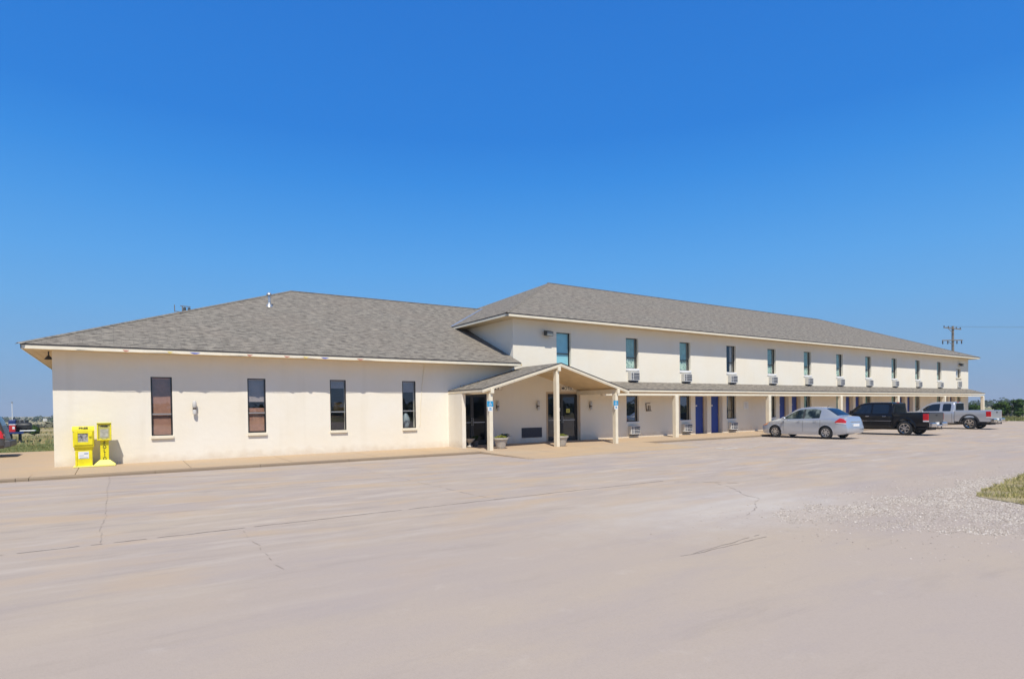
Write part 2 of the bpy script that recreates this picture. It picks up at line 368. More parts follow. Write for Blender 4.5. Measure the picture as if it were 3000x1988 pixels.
def m_field():
    m,N,L,B=newmat('prairie_field');tc=N.new('ShaderNodeTexCoord').outputs['Object']
    a=tex(N,L,'ShaderNodeTexNoise',.02,mapping(N,L,tc,(1,1,1)),5)
    r=ramp(N,[(.34,(.16,.18,.06)),(.43,(.30,.27,.13)),(.52,(.42,.33,.19)),(.62,(.33,.29,.14)),(.72,(.16,.19,.06))]);L.new(a.outputs['Fac'],r.inputs[0])
    b=tex(N,L,'ShaderNodeTexNoise',.8,tc,6,Roughness=.7)
    col=mixc(N,L,mrange(N,L,b.outputs['Fac'],.4,.7,0,.35),r.outputs[0],(.13,.16,.05))
    # greener turf beside the lot
    vl=N.new('ShaderNodeVectorMath');vl.operation='DISTANCE';L.new(tc,vl.inputs[0]);vl.inputs[1].default_value=(0,20,0)
    n=tex(N,L,'ShaderNodeTexNoise',.2,tc,3)
    d=math_(N,L,'ADD',vl.outputs['Value'],math_(N,L,'MULTIPLY',n.outputs['Fac'],18))
    col=mixc(N,L,mrange(N,L,d,22,42,.8,0),col,(.13,.155,.055))
    L.new(col,B.inputs['Base Color']);B.inputs['Roughness'].default_value=.95;B.inputs['Specular IOR Level'].default_value=.1
    return m
M['field']=m_field()
M['farleaf']=leafmat('far_tree_leaves',(.035,.055,.022),(.06,.085,.035),(.05,.06,.03),.05)
M['scrub']=leafmat('grey_scrub_leaves',(.10,.10,.065),(.15,.14,.095),(.07,.085,.045),.3)
M['bush']=leafmat('bush_leaves',(.035,.075,.018),(.075,.12,.03),(.025,.05,.015),.9)
M['bark']=simple('bark',(.09,.07,.05),.9)

# ------------------------------------------------------------------ camera
S=1.65/339.829
yaw,pt,rl=R(33.7128),R(-.8581),R(.7164)
fw=Vector((math.sin(yaw)*math.cos(pt),math.cos(yaw)*math.cos(pt),math.sin(pt)))
rt=Vector((math.cos(yaw),-math.sin(yaw),0));up=rt.cross(fw)
r2=rt*math.cos(rl)-up*math.sin(rl);u2=rt*math.sin(rl)+up*math.cos(rl)
cam=bpy.data.cameras.new('camera');co=bpy.data.objects.new('camera',cam);COL.objects.link(co)
mw=Matrix((( r2.x,u2.x,-fw.x,0),(r2.y,u2.y,-fw.y,-4849.2136*S),(r2.z,u2.z,-fw.z,1.65),(0,0,0,1)))
co.matrix_world=mw
cam.sensor_width=36;cam.lens=1737.1238/3000*36;cam.shift_y=(1223.136-994)/3000;cam.clip_end=3000;cam.clip_start=.1
SC.camera=co
# ------------------------------------------------------------------ light
SUN=Vector((.46,1.0,-1.67)).normalized()
sl=bpy.data.lights.new('sun','SUN');sl.energy=4.95;sl.angle=R(.55);sl.color=(1,.94,.84)
so=bpy.data.objects.new('sun',sl);COL.objects.link(so);so.rotation_euler=SUN.to_track_quat('-Z','Y').to_euler()
W=bpy.data.worlds.new('World');SC.world=W;W.use_nodes=True
wn=W.node_tree.nodes;wl=W.node_tree.links
sk=wn.new('ShaderNodeTexSky');sk.sky_type='NISHITA';sk.sun_disc=False
sk.sun_elevation=math.asin(-SUN.z);sk.sun_rotation=math.atan2(-SUN.x,-SUN.y)
sk.altitude=300;sk.air_density=1.0;sk.dust_density=.6;sk.ozone_density=3.5
bg=wn['Background'];bg.inputs['Strength'].default_value=1.0
# the real sky's colour by height above the horizon (summer prairie blue), blended with the physical sky
def lin(c): return tuple((v/255/12.92 if v/255<.04045 else ((v/255+.055)/1.055)**2.4) for v in c)
tcw=wn.new('ShaderNodeTexCoord');sxyz=wn.new('ShaderNodeSeparateXYZ');wl.new(tcw.outputs['Generated'],sxyz.inputs[0])
cr=ramp(wn,[(0,lin((141,162,193))),(.045,lin((131,167,207))),(.09,lin((123,171,218))),(.155,lin((108,172,230))),(.224,lin((92,166,235))),(.29,lin((75,155,233))),(.352,lin((58,143,229))),(.41,lin((47,131,222))),(.57,lin((43,121,213))),(.75,lin((52,92,150))),(1,lin((58,90,132)))])
wl.new(sxyz.outputs[2],cr.inputs[0])
sc_=wn.new('ShaderNodeVectorMath');sc_.operation='SCALE';sc_.inputs['Scale'].default_value=.10;wl.new(sk.outputs[0],sc_.inputs[0])
mx=wn.new('ShaderNodeMix');mx.data_type='RGBA';mx.inputs[0].default_value=.06;wl.new(cr.outputs[0],mx.inputs[6]);wl.new(sc_.outputs[0],mx.inputs[7]);wl.new(mx.outputs[2],bg.inputs['Color'])
SC.view_settings.view_transform='Standard';SC.view_settings.look='None';SC.view_settings.gamma=1;SC.view_settings.exposure=0

# ------------------------------------------------------------------ ground
def sstep(a,b,x):
    t=max(0,min(1,(x-a)/(b-a)));return t*t*(3-2*t)
def terr(x,y):
    d=math.hypot(x-20,y)
    return -.24-3.6*sstep(75,210,d)+(.1+2.6*sstep(-30,120,x)*sstep(0,300,d))*sstep(260,620,d)+ (1.2*noise.noise(Vector((x*.006,y*.006,3)))*sstep(90,250,d))
mb=MB();rings=[0,20,45,70,80,90,100,115,130,150,175,200,240,280,330,390,460,540,640,760,900,1300,2200];na=96
vs=[(20,0,-.24)];
for r_ in rings[1:]:
    for i in range(na):
        a=2*math.pi*i/na;x=20+r_*math.cos(a);y=r_*math.sin(a);vs.append((x,y,terr(x,y)))
fs=[(0,1+i,1+(i+1)%na) for i in range(na)]
for k in range(len(rings)-2):
    for i in range(na):
        a=1+k*na;fs.append((a+i,a+na+i,a+na+(i+1)%na,a+(i+1)%na))
mb.add(vs,fs);tag(mb.build('ground',M['field'],smooth=True,angle=80),'dry green prairie rolling off beyond the motel',None,None,'structure')
mb=MB()
mb.box(-70,72.5,-70,-3.0,-.5,LZ);mb.box(-70,-2.6,-3.0,11.2,-.5,LZ)
mb.box(69.9,72.5,-3.0,11.2,-.5,LZ)
tag(mb.build('parking_lot',M['lot']),'pinkish beige concrete lot with dark joints',None,None,'structure')
# sidewalk slabs sloping to the curb
mb=MB()
def slab(mb,x0,x1,y0,y1,z0,z1,zb=-.5):
    vs=[(x0,y0,zb),(x1,y0,zb),(x1,y1,zb),(x0,y1,zb),(x0,y0,z0),(x1,y0,z0),(x1,y1,z1),(x0,y1,z1)]
    mb.add(vs,[(0,3,2,1),(4,5,6,7),(0,1,5,4),(1,2,6,5),(2,3,7,6),(3,0,4,7)])
xs=[-2.0,-1.0,1.9,4.9,7.9,10.4,12.15]
for i in range(len(xs)-1): slab(mb,xs[i]+.008,xs[i+1]-.008,-2.86,.3,-.045,0)
xs=[12.15,14.4,17.0,19.2,21.4]
for i in range(len(xs)-1): slab(mb,xs[i]+.008,xs[i+1]-.008,-3.0,.3,-.045,0)
for i in range(len(xs)-1): slab(mb,xs[i]+.008,xs[i+1]-.008,-6.4,-3.01,LZ+.008,-.046,-.3)
x=21.4
while x<69.8:
    slab(mb,x+.008,min(x+2.9,69.8)-.008,-2.86,.3,-.045,0);x+=2.9
tag(mb.build('sidewalk',M['walk']),'tan concrete walk along the motel front',None,None,'structure')
mb=MB()
def curb(x0,x1):
    x=x0
    while x<x1-.05:
        x2=min(x+2.93,x1);mb.prism([(-3.0,LZ-.2),(-2.861,LZ-.2),(-2.861,-.047),(-2.97,-.05),(-3.0,-.075)],x+.006,x2-.006,'x');x=x2
curb(-14,-2.0);curb(-2.0,12.15);curb(21.4,69.8)
tag(mb.build('curb',M['curb']),'weathered concrete curb edge',None,None,'structure')
mb=MB() # left driveway apron joining the walk
slab(mb,-14,-2.01,-2.86,11.15,-.05,-.03,-.4)
slab(mb,-2.008,-1.60,.302,11.15,-.03,-.03,-.4)
tag(mb.build('driveway_pavement',M['walk']),'tan concrete drive round the building corner',None,None,'structure')
# expansion joints: ragged tar lines 4 mm above the slab
mb=MB()
def joint(p,q,w=.02,z=LZ+.004,gap=.12,wob=.02):
    p=Vector((p[0],p[1],0));q=Vector((q[0],q[1],0));L_=(q-p).length;n=max(2,int(L_/.13));d=(q-p).normalized();s=Vector((-d.y,d.x,0))
    off=0
    for i in range(n):
        off2=off*.8+random.uniform(-wob,wob)
        if random.random()>gap:
            a=p+(q-p)*(i/n)+s*off;b=p+(q-p)*((i+1)/n)+s*off2;w1=w*random.uniform(.4,1.2)/2
            mb.poly([(a-s*w1+Vector((0,0,z)))[:],(b-s*w1+Vector((0,0,z)))[:],(b+s*w1+Vector((0,0,z)))[:],(a+s*w1+Vector((0,0,z)))[:]])
        off=off2
for y in (-8.5,-13.6,-18.76): joint((-30 if y>-14 else 5.6,y),(45 if y>-10 else (11 if y>-14 else 7.5),y),.012 if y!=-13.6 else .034,gap=.08)
joint((26,-8.6),(70,-8.9),.02,gap=.4)
for i,(x,y0,y1) in enumerate([(-.2,-3.1,-13.6),(1.55,-13.6,-16.5),(6.2,-3.1,-13.6),(-5.4,-8,-13),(17.3,-8.5,-13.6),(24,-3.2,-13.6),(29.5,-8,-18),(-10,-3,-13),(12.17,-6.5,-13.6),(40,-9,-20)]): joint((x,y0),(x,y1),.011,gap=.35)
joint((11.77,-14.4),(10.28,-16.75),.014,gap=.3,wob=.05);joint((10.3,-16.7),(8.6,-17.6),.012,gap=.4,wob=.06)
joint((10.82,-13.6),(12.2,-15.2),.02,gap=.3,wob=.05);joint((5.8,-18.78),(7.4,-18.6),.014,gap=.2)
joint((12.17,-3.05),(12.3,-6.5),.035,gap=.05,z=LZ+.05)
for k in range(22):
    x=random.uniform(-3,34);y=random.uniform(-15,-4);a=random.uniform(-.5,.5);l=random.uniform(.3,1.6);joint((x,y),(x+l*math.cos(a),y+l*math.sin(a)),.012,gap=.3,wob=.04)
tag(mb.build('pavement_joint',M['joint']),'dark tar joints and cracks between the slabs',None,None,'structure')
# parking stripes
mb=MB()
for x in (24.0,26.8,29.6,33.0,36.0,39.2,42.4,45.6,48.9,52,55):
    for k in range(12):
        if random.random()<.62: 
            y=-3.2-k*.42;mb.poly([(x,y-.36,LZ+.008),(x+.1,y-.36,LZ+.008),(x+.1,y,LZ+.008),(x,y,LZ+.008)])
for (x0,y0,x1,y1) in [(21.0,-8.0,21.9,-7.85),(22.1,-8.25,22.7,-8.15),(21.3,-7.6,21.5,-7.2),(22.9,-7.9,23.4,-7.8),(21.9,-7.3,22.5,-7.22),(19.5,-5.9,20.6,-5.82)]:
    mb.poly([(x0,y0,LZ+.008),(x1,y0,LZ+.008),(x1,y1,LZ+.008),(x0,y1,LZ+.008)])
tag(mb.build('painted_marking',M['linep']),'worn white parking stripes and pavement symbol',None,None,'structure')

# gravel wash and grass island at the right
def edge(pts,amp,step=.25):
    out=[]
    for i in range(len(pts)):
        a=Vector(pts[i]);b=Vector(pts[(i+1)%len(pts)]);n=max(1,int((b-a).length/step))
        for k in range(n):
            p=a+(b-a)*(k/n);nn=noise.noise(Vector((p.x*1.3,p.y*1.3,1)))*amp+noise.noise(Vector((p.x*4,p.y*4,5)))*amp*.5
            out.append((p.x+nn,p.y+nn*.7))
    return out
GP=[(8.4,-17.9),(8.5,-18.9),(9.3,-19.86),(9.75,-20.85),(10.4,-22.4),(22,-26),(30,-22),(26,-18.0),(19.9,-17.95),(16.1,-18.1),(13.4,-18.1),(11.1,-17.95),(9.5,-17.6)]
GR=[(13.75,-19.0),(15.3,-18.72),(18.0,-18.5),(24,-18.6),(29,-20.5),(21,-24.6),(12.9,-20.4),(13.35,-19.5)]
ge=edge(GP,.55,.18);gre=edge(GR,.22,.15)
def inside(p,poly):
    x,y=p;c=False;j=len(poly)-1
    for i in range(len(poly)):
        xi,yi=poly[i];xj,yj=poly[j]
        if (yi>y)!=(yj>y) and x<(xj-xi)*(y-yi)/(yj-yi)+xi:c=not c
        j=i
    return c
def area(P): return sum(P[i][0]*P[(i+1)%len(P)][1]-P[(i+1)%len(P)][0]*P[i][1] for i in range(len(P)))
if area(ge)<0: ge=ge[::-1]
if area(gre)<0: gre=gre[::-1]
def sheet(P,z):
    mb=MB();n=len(P);mb.add([(x,y,z) for x,y in P]+[(x,y,z-.03) for x,y in P],[list(range(n))]+[(i,n+i,n+(i+1)%n,(i+1)%n) for i in range(n)]);return mb

mb=MB();cnt=0
def stone(x,y,s,z=LZ):
    a=random.random()*6.28;vs=[]
    for k in range(5):
        t=a+k*1.2566;vs.append((x+math.cos(t)*s*random.uniform(.6,1.2),y+math.sin(t)*s*random.uniform(.6,1.2),z+.002))
    vs.append((x+random.uniform(-.3,.3)*s,y+random.uniform(-.3,.3)*s,z+s*random.uniform(.45,.9)))
    mb.add(vs,[(k,(k+1)%5,5) for k in range(5)])
while cnt<78000:
    x=random.uniform(7.6,24)
    if random.random()>min(1,(24.5-x)/9): continue
    y=random.uniform(-24,-17);q=noise.noise(Vector((x*1.1,y*1.6,6)))
    if inside((x,y),gre): continue
    d=min(1,max(.05,(x-8.0+q*2.2)/4.6))
    if not inside((x+noise.noise(Vector((x*2,y*2,1)))*.25,y+noise.noise(Vector((x*2,y*2,9)))*.12),ge): d*=.035
    if random.random()<d*(.65+.6*q): stone(x,y,abs(random.gauss(.007,.005))+.004,LZ-.001)
    else: cnt+=.15;continue
    cnt+=1
for k in range(2400): # strays washed over the slab
    t=random.choice(ge);x=t[0]-abs(random.gauss(0,1.3));y=t[1]+random.gauss(0,.5)
    if x<19: stone(x,y,random.uniform(.004,.013))
tag(mb.build('loose_gravel',M['stone']),'pale crushed gravel washed over the concrete around the grass',None,None,'stuff')
mb=sheet(gre,LZ+.012)
tag(mb.build('grass_soil',simple('turf_soil',(.30,.25,.14),.95,var=.25,vscale=3)),'thin turf soil of the grass island',None,None,'structure')
def blades(poly,box,n,z,hmin,hmax,w,name,mat,label,dens=None):
    mb=MB();c=0
    while c<n:
        x=random.uniform(box[0],box[1]);y=random.uniform(box[2],box[3])
        if poly and not inside((x,y),poly): c+=.2;continue
        if noise.noise(Vector((x*1.6,y*1.6,8)))<-.05 and random.random()<.85: c+=.3;continue
        h=random.uniform(hmin,hmax)*(1+.7*noise.noise(Vector((x,y,2))));a=random.random()*6.28;dx=math.cos(a)*w;dy=math.sin(a)*w;lx=random.uniform(-.6,.6)*h;ly=random.uniform(-.6,.6)*h
        mb.add([(x-dx,y-dy,z),(x+dx,y+dy,z),(x+dx*.6+lx*.4,y+dy*.6+ly*.4,z+h*.6),(x+lx,y+ly,z+h)],[(0,1,2),(0,2,3)])
        c+=1
    tag(mb.build(name,mat),label,None,None,'stuff')
blades(gre,(12.3,24,-23,-18),42000,LZ+.009,.03,.08,.005,'island_grass',M['blade'],'patchy short green and straw grass on the gravel island')
blades(None,(-16,-1.7,11.4,24),16000,-.24,.04,.11,.012,'lawn_grass',M['blade2'],'mown green grass beyond the concrete at the left')
blades(None,(73,95,-8,6),12000,-.24,.1,.25,.03,'verge_grass',M['blade2'],'yellow green grass beyond the far end of the lot')

# ------------------------------------------------------------------ motel building
BLD=empty('motel_building',(0,0,0),0,'long cream stucco motel with one-storey restaurant wing and two-storey room wing','building')
def wall_holes(mb,x0,x1,z0,z1,holes,y0,y1,rev=1,mrev=0):
    X=sorted(set([x0,x1]+[h[0] for h in holes]+[h[1] for h in holes]));Z=sorted(set([z0,z1]+[h[2] for h in holes]+[h[3] for h in holes]))
    def hole(cx,cz): return any(h[0]<cx<h[1] and h[2]<cz<h[3] for h in holes)
    for i in range(len(X)-1):
        for j in range(len(Z)-1):
            if hole((X[i]+X[i+1])/2,(Z[j]+Z[j+1])/2):continue
            a,b,c,d=X[i],X[i+1],Z[j],Z[j+1]
            mb.poly([(a,y0,c),(b,y0,c),(b,y0,d),(a,y0,d)]);mb.poly([(b,y1,c),(a,y1,c),(a,y1,d),(b,y1,d)])
    for (a,b,c,d) in holes:
        mb.poly([(a,y0,c),(a,y0,d),(a,y1,d),(a,y1,c)],m=mrev);mb.poly([(b,y0,d),(b,y0,c),(b,y1,c),(b,y1,d)],m=mrev)
        mb.poly([(a,y0,d),(b,y0,d),(b,y1,d),(a,y1,d)],m=mrev);mb.poly([(b,y0,c),(a,y0,c),(a,y1,c),(b,y1,c)],m=mrev)
    mb.poly([(x0,y1,z0),(x0,y0,z0),(x0,y0,z1),(x0,y1,z1)]);mb.poly([(x1,y0,z0),(x1,y1,z0),(x1,y1,z1),(x1,y0,z1)])
    mb.poly([(x0,y0,z1),(x1,y0,z1),(x1,y1,z1),(x0,y1,z1)])
RW=[(.987,1.62),(4.03,4.66),(7.06,7.70),(10.12,10.74)]
RD=(12.75,14.42,.0,2.39)
XL,XC,XR,YB=-1.65,15.82,69.55,19.0
mb=MB()
wall_holes(mb,XL,XC,-.3,3.67,[(a,b,.885,2.89) for a,b in RW]+[RD],0,.28)
mb.box(XL,XL+.28,.281,YB,-.3,3.67);mb.box(XL+.28,XC,YB-.28,YB,-.3,3.67)
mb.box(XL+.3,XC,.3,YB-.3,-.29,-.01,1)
mb.build('restaurant_wall',[M['wall_r'],M['dark']],BLD)
UX=[23.26+4.357*i for i in range(10)]
UW=.95
holes=[(x,x+UW,3.79,5.46) for x in UX]+[(x,x+UW,.86,2.30) for x in UX]+[(18.45,19.38,3.79,5.47),(66.65,67.8,4.09,4.93),(17.85,19.86,0,2.38),(66.9,67.85,0,2.27)]
DX=[]
for k in range(5):
    for a,b in ((28.98,30.08),(30.45,31.55)):
        DX.append((a+8.714*k,b+8.714*k))
holes+=[(a,b,0,2.27) for a,b in DX]
mb=MB();wall_holes(mb,XC,XR,-.3,5.98,holes,0,.3)
mb.box(XC,XC+.3,.301,YB,-.3,5.98);mb.box(XR-.3,XR,.301,YB,-.3,5.98);mb.box(XC+.3,XR-.3,YB-.3,YB,-.3,5.98)
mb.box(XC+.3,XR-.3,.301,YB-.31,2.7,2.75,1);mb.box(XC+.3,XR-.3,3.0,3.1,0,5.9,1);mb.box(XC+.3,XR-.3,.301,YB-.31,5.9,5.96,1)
mb.build('motel_wall',[M['wall_m'],M['dark']],BLD)
# interior partition/ceiling so windows look into rooms
mb=MB();mb.box(XL+.3,XC-.02,.29,18.6,3.4,3.45);mb.build('ceiling',simple('interior_ceiling',(.3,.28,.25),.9),BLD)
mb=MB();mb.box(XL+.3,XC-.02,4.5,4.6,0,3.39);mb.build('interior_wall',simple('interior_wallpaper',(.16,.14,.13),.9),BLD)

def roof_plane(mb,pts,m=0):
    # pts 3D on plane; uv: u horizontal along eave (first edge), v up-slope
    P=[Vector(p) for p in pts];u=(P[1]-P[0]).normalized();n=(P[1]-P[0]).cross(P[2]-P[0]).normalized();v=n.cross(u)
    mb.add(pts,[list(range(len(pts)))],[[((p-P[0]).dot(u)+P[0].x,(p-P[0]).dot(v)) for p in P]],m)
k=.42
def ring_boards(mb,corners,z0,z1,t=.03,closed=True):
    n=len(corners)
    for i in range(n if closed else n-1):
        a=Vector((*corners[i],0));b=Vector((*corners[(i+1)%n],0));d=(b-a).normalized();s=Vector((-d.y,d.x,0))*t
        mb.add([a+Vector((0,0,z0)),b+Vector((0,0,z0)),b+s+Vector((0,0,z0)),a+s+Vector((0,0,z0)),a+Vector((0,0,z1)),b+Vector((0,0,z1)),b+s+Vector((0,0,z1)),a+s+Vector((0,0,z1))],[(0,3,2,1),(4,5,6,7),(0,1,5,4),(1,2,6,5),(2,3,7,6),(3,0,4,7)])
# restaurant roof
ex0,ex1,ey0,ey1,ez=-2.35,15.78,-.75,19.81,3.79
hy=(ey0+ey1)/2;rz=ez+k*(hy-ey0);rx0=ex0+(hy-ey0)
vx=lambda z:15.0+(z-6.08)/k
rx1=vx(rz)
mb=MB()
vy=lambda x:ey0+((6.08+k*(x-15.0))-ez)/k
roof_plane(mb,[(ex0,ey0,ez),(ex1,ey0,ez),(ex1,vy(ex1),ez+k*(vy(ex1)-ey0)),(rx1,hy,rz),(rx0,hy,rz)])
roof_plane(mb,[(ex0,ey1,ez),(ex0,ey0,ez),(rx0,hy,rz)])
roof_plane(mb,[(ex1,ey1,ez),(ex0,ey1,ez),(rx0,hy,rz),(rx1,hy,rz)])
mb.poly([(ex1,ey0,ez),(ex1,4.7,ez),(ex1,4.7,ez+k*5.45)],m=1)
# dark shingle/drip edge
def drip(mb,c,z,h=.035,closed=True,m=1):
    n=len(c)
    for i in range(n if closed else n-1):
        a=c[i];b=c[(i+1)%n];mb.poly([(a[0],a[1],z-h),(b[0],b[1],z-h),(b[0],b[1],z),(a[0],a[1],z)],m=m)
drip(mb,[(ex0,ey0),(ex1,ey0),(ex1,ey1),(ex0,ey1)],ez,.04)
mb.poly([(ex0,ey0,ez-.04),(ex0,ey1,ez-.04),(ex1,ey1,ez-.04),(ex1,ey0,ez-.04)],m=1)
rr=mb.build('restaurant_roof',[M['shin'],M['drip']],BLD)
mb=MB() # ridge and hip cap shingles
def cap(mb,p,q,w=.2):
    p=Vector(p);q=Vector(q);d=(q-p).normalized();s=d.cross(Vector((0,0,1))).normalized();L_=(q-p).length;n=int(L_/.28)
    for i in range(n):
        a=p+d*(L_*i/n);b=p+d*(L_*(i+1.25)/n);h=.01
        mb.add([a-s*w/2+Vector((0,0,-w*.17+.012)),a+Vector((0,0,.02)),a+s*w/2+Vector((0,0,-w*.17+.012)),b-s*w/2+Vector((0,0,-w*.17+h)),b+Vector((0,0,h+.012)),b+s*w/2+Vector((0,0,-w*.17+h))],[(0,1,4,3),(1,2,5,4)],m=0)
cap(mb,(rx1,hy,rz+.01),(rx0,hy,rz+.01));cap(mb,(rx0,hy,rz+.01),(ex0,ey0,ez+.01));cap(mb,(rx0,hy,rz+.01),(ex0,ey1,ez+.01))
mb.build('ridge_cap',M['shin'],rr)
mb=MB()
ring_boards(mb,[(ex0+.012,ey0+.012),(ex1-.012,ey0+.012),(ex1-.012,ey1-.012),(ex0+.012,ey1-.012)],ez-.155,ez-.041)
bevel(mb.build('fascia',M['trim'],rr),.004)
mb=MB();mb.box(ex0+.05,XC-.06,ey0+.05,-.002,ez-.14,ez-.12);mb.box(ex0+.05,XL-.002,.0,YB,ez-.14,ez-.12)
for xx in (ex0+.25,ex0+.45): mb.box(xx,xx+.015,ey0+.1,YB,ez-.147,ez-.141)
mb.box(ex1-.04,XC-.001,-.74,-.001,ez-.14,ez-.05)
mb.build('soffit',M['soffit'],rr)
mb=MB();mb.bar((15.02,4.68,6.10),(rx1,hy,rz+.03),.14,.02);mb.build('valley_flashing',M['galv'],rr)
# motel roof
fx0,fx1,fy0,fz=15.0,70.2,-.75,6.08
mrz=fz+k*(hy-fy0);mx0=fx0+(hy-fy0);mx1=fx1-(hy-fy0)
mb=MB()
roof_plane(mb,[(fx0,fy0,fz),(fx1,fy0,fz),(mx1,hy,mrz),(mx0,hy,mrz)])
roof_plane(mb,[(fx0,ey1,fz),(fx0,fy0,fz),(mx0,hy,mrz)]);roof_plane(mb,[(fx1,fy0,fz),(fx1,ey1,fz),(mx1,hy,mrz)])
roof_plane(mb,[(fx1,ey1,fz),(fx0,ey1,fz),(mx0,hy,mrz),(mx1,hy,mrz)])
drip(mb,[(fx0,fy0),(fx1,fy0),(fx1,ey1),(fx0,ey1)],fz,.04)
mb.poly([(fx0,fy0,fz-.04),(fx0,ey1,fz-.04),(fx1,ey1,fz-.04),(fx1,fy0,fz-.04)],m=1)
mr=mb.build('motel_roof',[M['shin'],M['drip']],BLD)
mb=MB();cap(mb,(mx1,hy,mrz+.01),(mx0,hy,mrz+.01));cap(mb,(mx0,hy,mrz+.01),(fx0,fy0,fz+.01));cap(mb,(mx1,hy,mrz+.01),(fx1,fy0,fz+.01))
mb.build('ridge_cap',M['shin'],mr)
mb=MB();ring_boards(mb,[(fx0+.012,fy0+.012),(fx1-.012,fy0+.012),(fx1-.012,ey1-.012),(fx0+.012,ey1-.012)],fz-.155,fz-.041);bevel(mb.build('fascia',M['trim'],mr),.004)
mb=MB();mb.box(fx0+.05,fx1-.05,fy0+.05,-.002,fz-.13,fz-.11);mb.box(fx0+.05,XC-.002,.0,ey1-.1,fz-.13,fz-.11);mb.box(XR+.002,fx1-.05,0,ey1-.1,fz-.13,fz-.11);mb.build('soffit',M['soffit'],mr)

# flue on the restaurant roof
vp=empty('roof_vent_pipe',(6.08,6.0,6.615),0,'galvanised flue pipe with a cap rising from the restaurant roof','vent pipe')
mb=MB();mb.cyl((0,0,-.15),(0,0,.52),.055);mb.build('pipe',M['galv'],vp,smooth=True)
mb=MB();mb.lathe([(.0,-.1),(.17,-.1),(.14,.04),(.09,.08),(.06,.14)],(0,0,0),18);mb.build('flashing',M['galv'],vp,smooth=True)
mb=MB();mb.lathe([(0,.5),(.11,.5),(.125,.54),(.11,.58),(.04,.64),(0,.65)],(0,0,0),18);mb.build('pipe_cap',M['galv'],vp,smooth=True)

# ---- windows
def curtain_mesh(x0,x1,z0,z1,y,amp=.03,waves=5,n=40):
    mb=MB();vs=[];fs=[]
    for i in range(n+1):
        t=i/n;x=x0+(x1-x0)*t;yy=y+amp*math.sin(t*waves*6.283+math.sin(t*9)*1.3)
        vs+=[(x,yy,z0),(x,yy+.01*math.sin(t*13),z1)]
    for i in range(n): fs.append((2*i,2*i+2,2*i+3,2*i+1))
    mb.add(vs,fs);return mb
def window(a,b,z0,z1,rail,y,gmat,content,sill=None,fr=.035,fmat='bronze'):
    mb=MB()
    mb.box(a+.001,a+fr,y,y+.06,z0+.001,z1-.001);mb.box(b-fr,b-.001,y,y+.06,z0+.001,z1-.001)
    mb.box(a+fr,b-fr,y,y+.06,z0+.001,z0+fr);mb.box(a+fr,b-fr,y,y+.06,z1-fr,z1-.001)
    w=mb.build('window',M[fmat],BLD)
    if rail:
        mb=MB();mb.box(a+fr,b-fr,y+.005,y+.05,rail-.022,rail+.022);mb.build('meeting_rail',M['alum' if y<.05 else fmat],w)
    mb=MB();yy=y+.03
    zs=[z0+fr,rail-.022,rail+.022,z1-fr] if rail else [z0+fr,z1-fr]
    for i in range(0,len(zs),2): mb.poly([(a+fr,yy,zs[i]),(b-fr,yy,zs[i]),(b-fr,yy,zs[i+1]),(a+fr,yy,zs[i+1])])
    mb.build('pane',M[gmat],w)
    if sill:
        mb=MB();mb.box(a-sill[0],b+sill[0],-sill[1],y+.01,z0-sill[2],z0-.002);bevel(mb.build('sill',M['trim'] if sill[1]>.05 else M['white'],w),.008)
    content(w,a,b,z0,z1)
    return w
def c_none(w,*a): pass
def c_blind(mat,lo,hi,tilt=.6,xr=0,ydepth=.10):
    def f(w,a,b,z0,z1):
        mb=MB();zz=z0+.03+(z1-z0)*lo;H=z0+(z1-z0)*hi;x0=a+.05+(b-a)*xr
        while zz<H:
            d=.022;mb.add([(x0,ydepth,zz),(b-.05,ydepth,zz),(b-.05,ydepth+d,zz+.030),(x0,ydepth+d,zz+.030)],[(0,1,2,3)]);zz+=.032
        mb.box(x0,b-.05,ydepth,ydepth+.03,H,H+.03)
        mb.build('blind',M[mat],w)
    return f
def c_upper(gap,leafz=.38,kind='curtain'):
    def f(w,a,b,z0,z1):
        zm=z0+(z1-z0)*leafz
        x1=b-(b-a)*gap
        if x1>a+.2:
            curtain_mesh(a+.04,x1,zm,z1-.03,.24).build('curtain',M['curtain'],w,smooth=True,angle=80)
            curtain_mesh(a+.04,x1,z0+.03,zm,.22,.025).build('leaf_print_curtain',M['leafcurtain'],w,smooth=True,angle=80)
    return f
for i,(a,b) in enumerate(RW):
    def cont(w,a_,b_,z0,z1,i=i):
        if i==0: c_blind('blind',0,.97)(w,a_,b_,z0,z1)
        elif i==1:
            c_blind('blind',.02,.44)(w,a_,b_,z0,z1)
            c_blind('blindgrey',.56,.97)(w,a_,b_,z0,z1)
        elif i==2:
            c_blind('blindgrey',.82,.97)(w,a_,b_,z0,z1)
            mb=MB();mb.box(a_+.0,b_+.3,1.1,1.2,z0+.52,z0+.58);mb.box(a_-.1,b_+.3,1.3,1.9,0,z0+.3,0);mb.build('booth',M['blind'],w)
            mb=MB();mb.box(a_+.42,b_+.2,.9,1.1,z0+.78,z0+1.12);mb.build('shelf_decor',simple('gold_decor',(.45,.26,.06),.5,var=.4,vscale=20),w)
        else:
            c_blind('blindgrey',.75,.97)(w,a_,b_,z0,z1)
            mb=MB();mb.lathe([(.0,0),(.10,.0),(.2,.25),(.16,.45),(.06,.62),(0,.64)],((a_+b_)/2+.05,.5,z0+.0),12);mb.build('vase',simple('grey_blue_pot',(.25,.31,.36),.5),w,smooth=True)
    window(a,b,.885,2.89,1.62 if True else 0,.02,'glass',cont,(.02,.075,.1))
BO=random.Random(3)
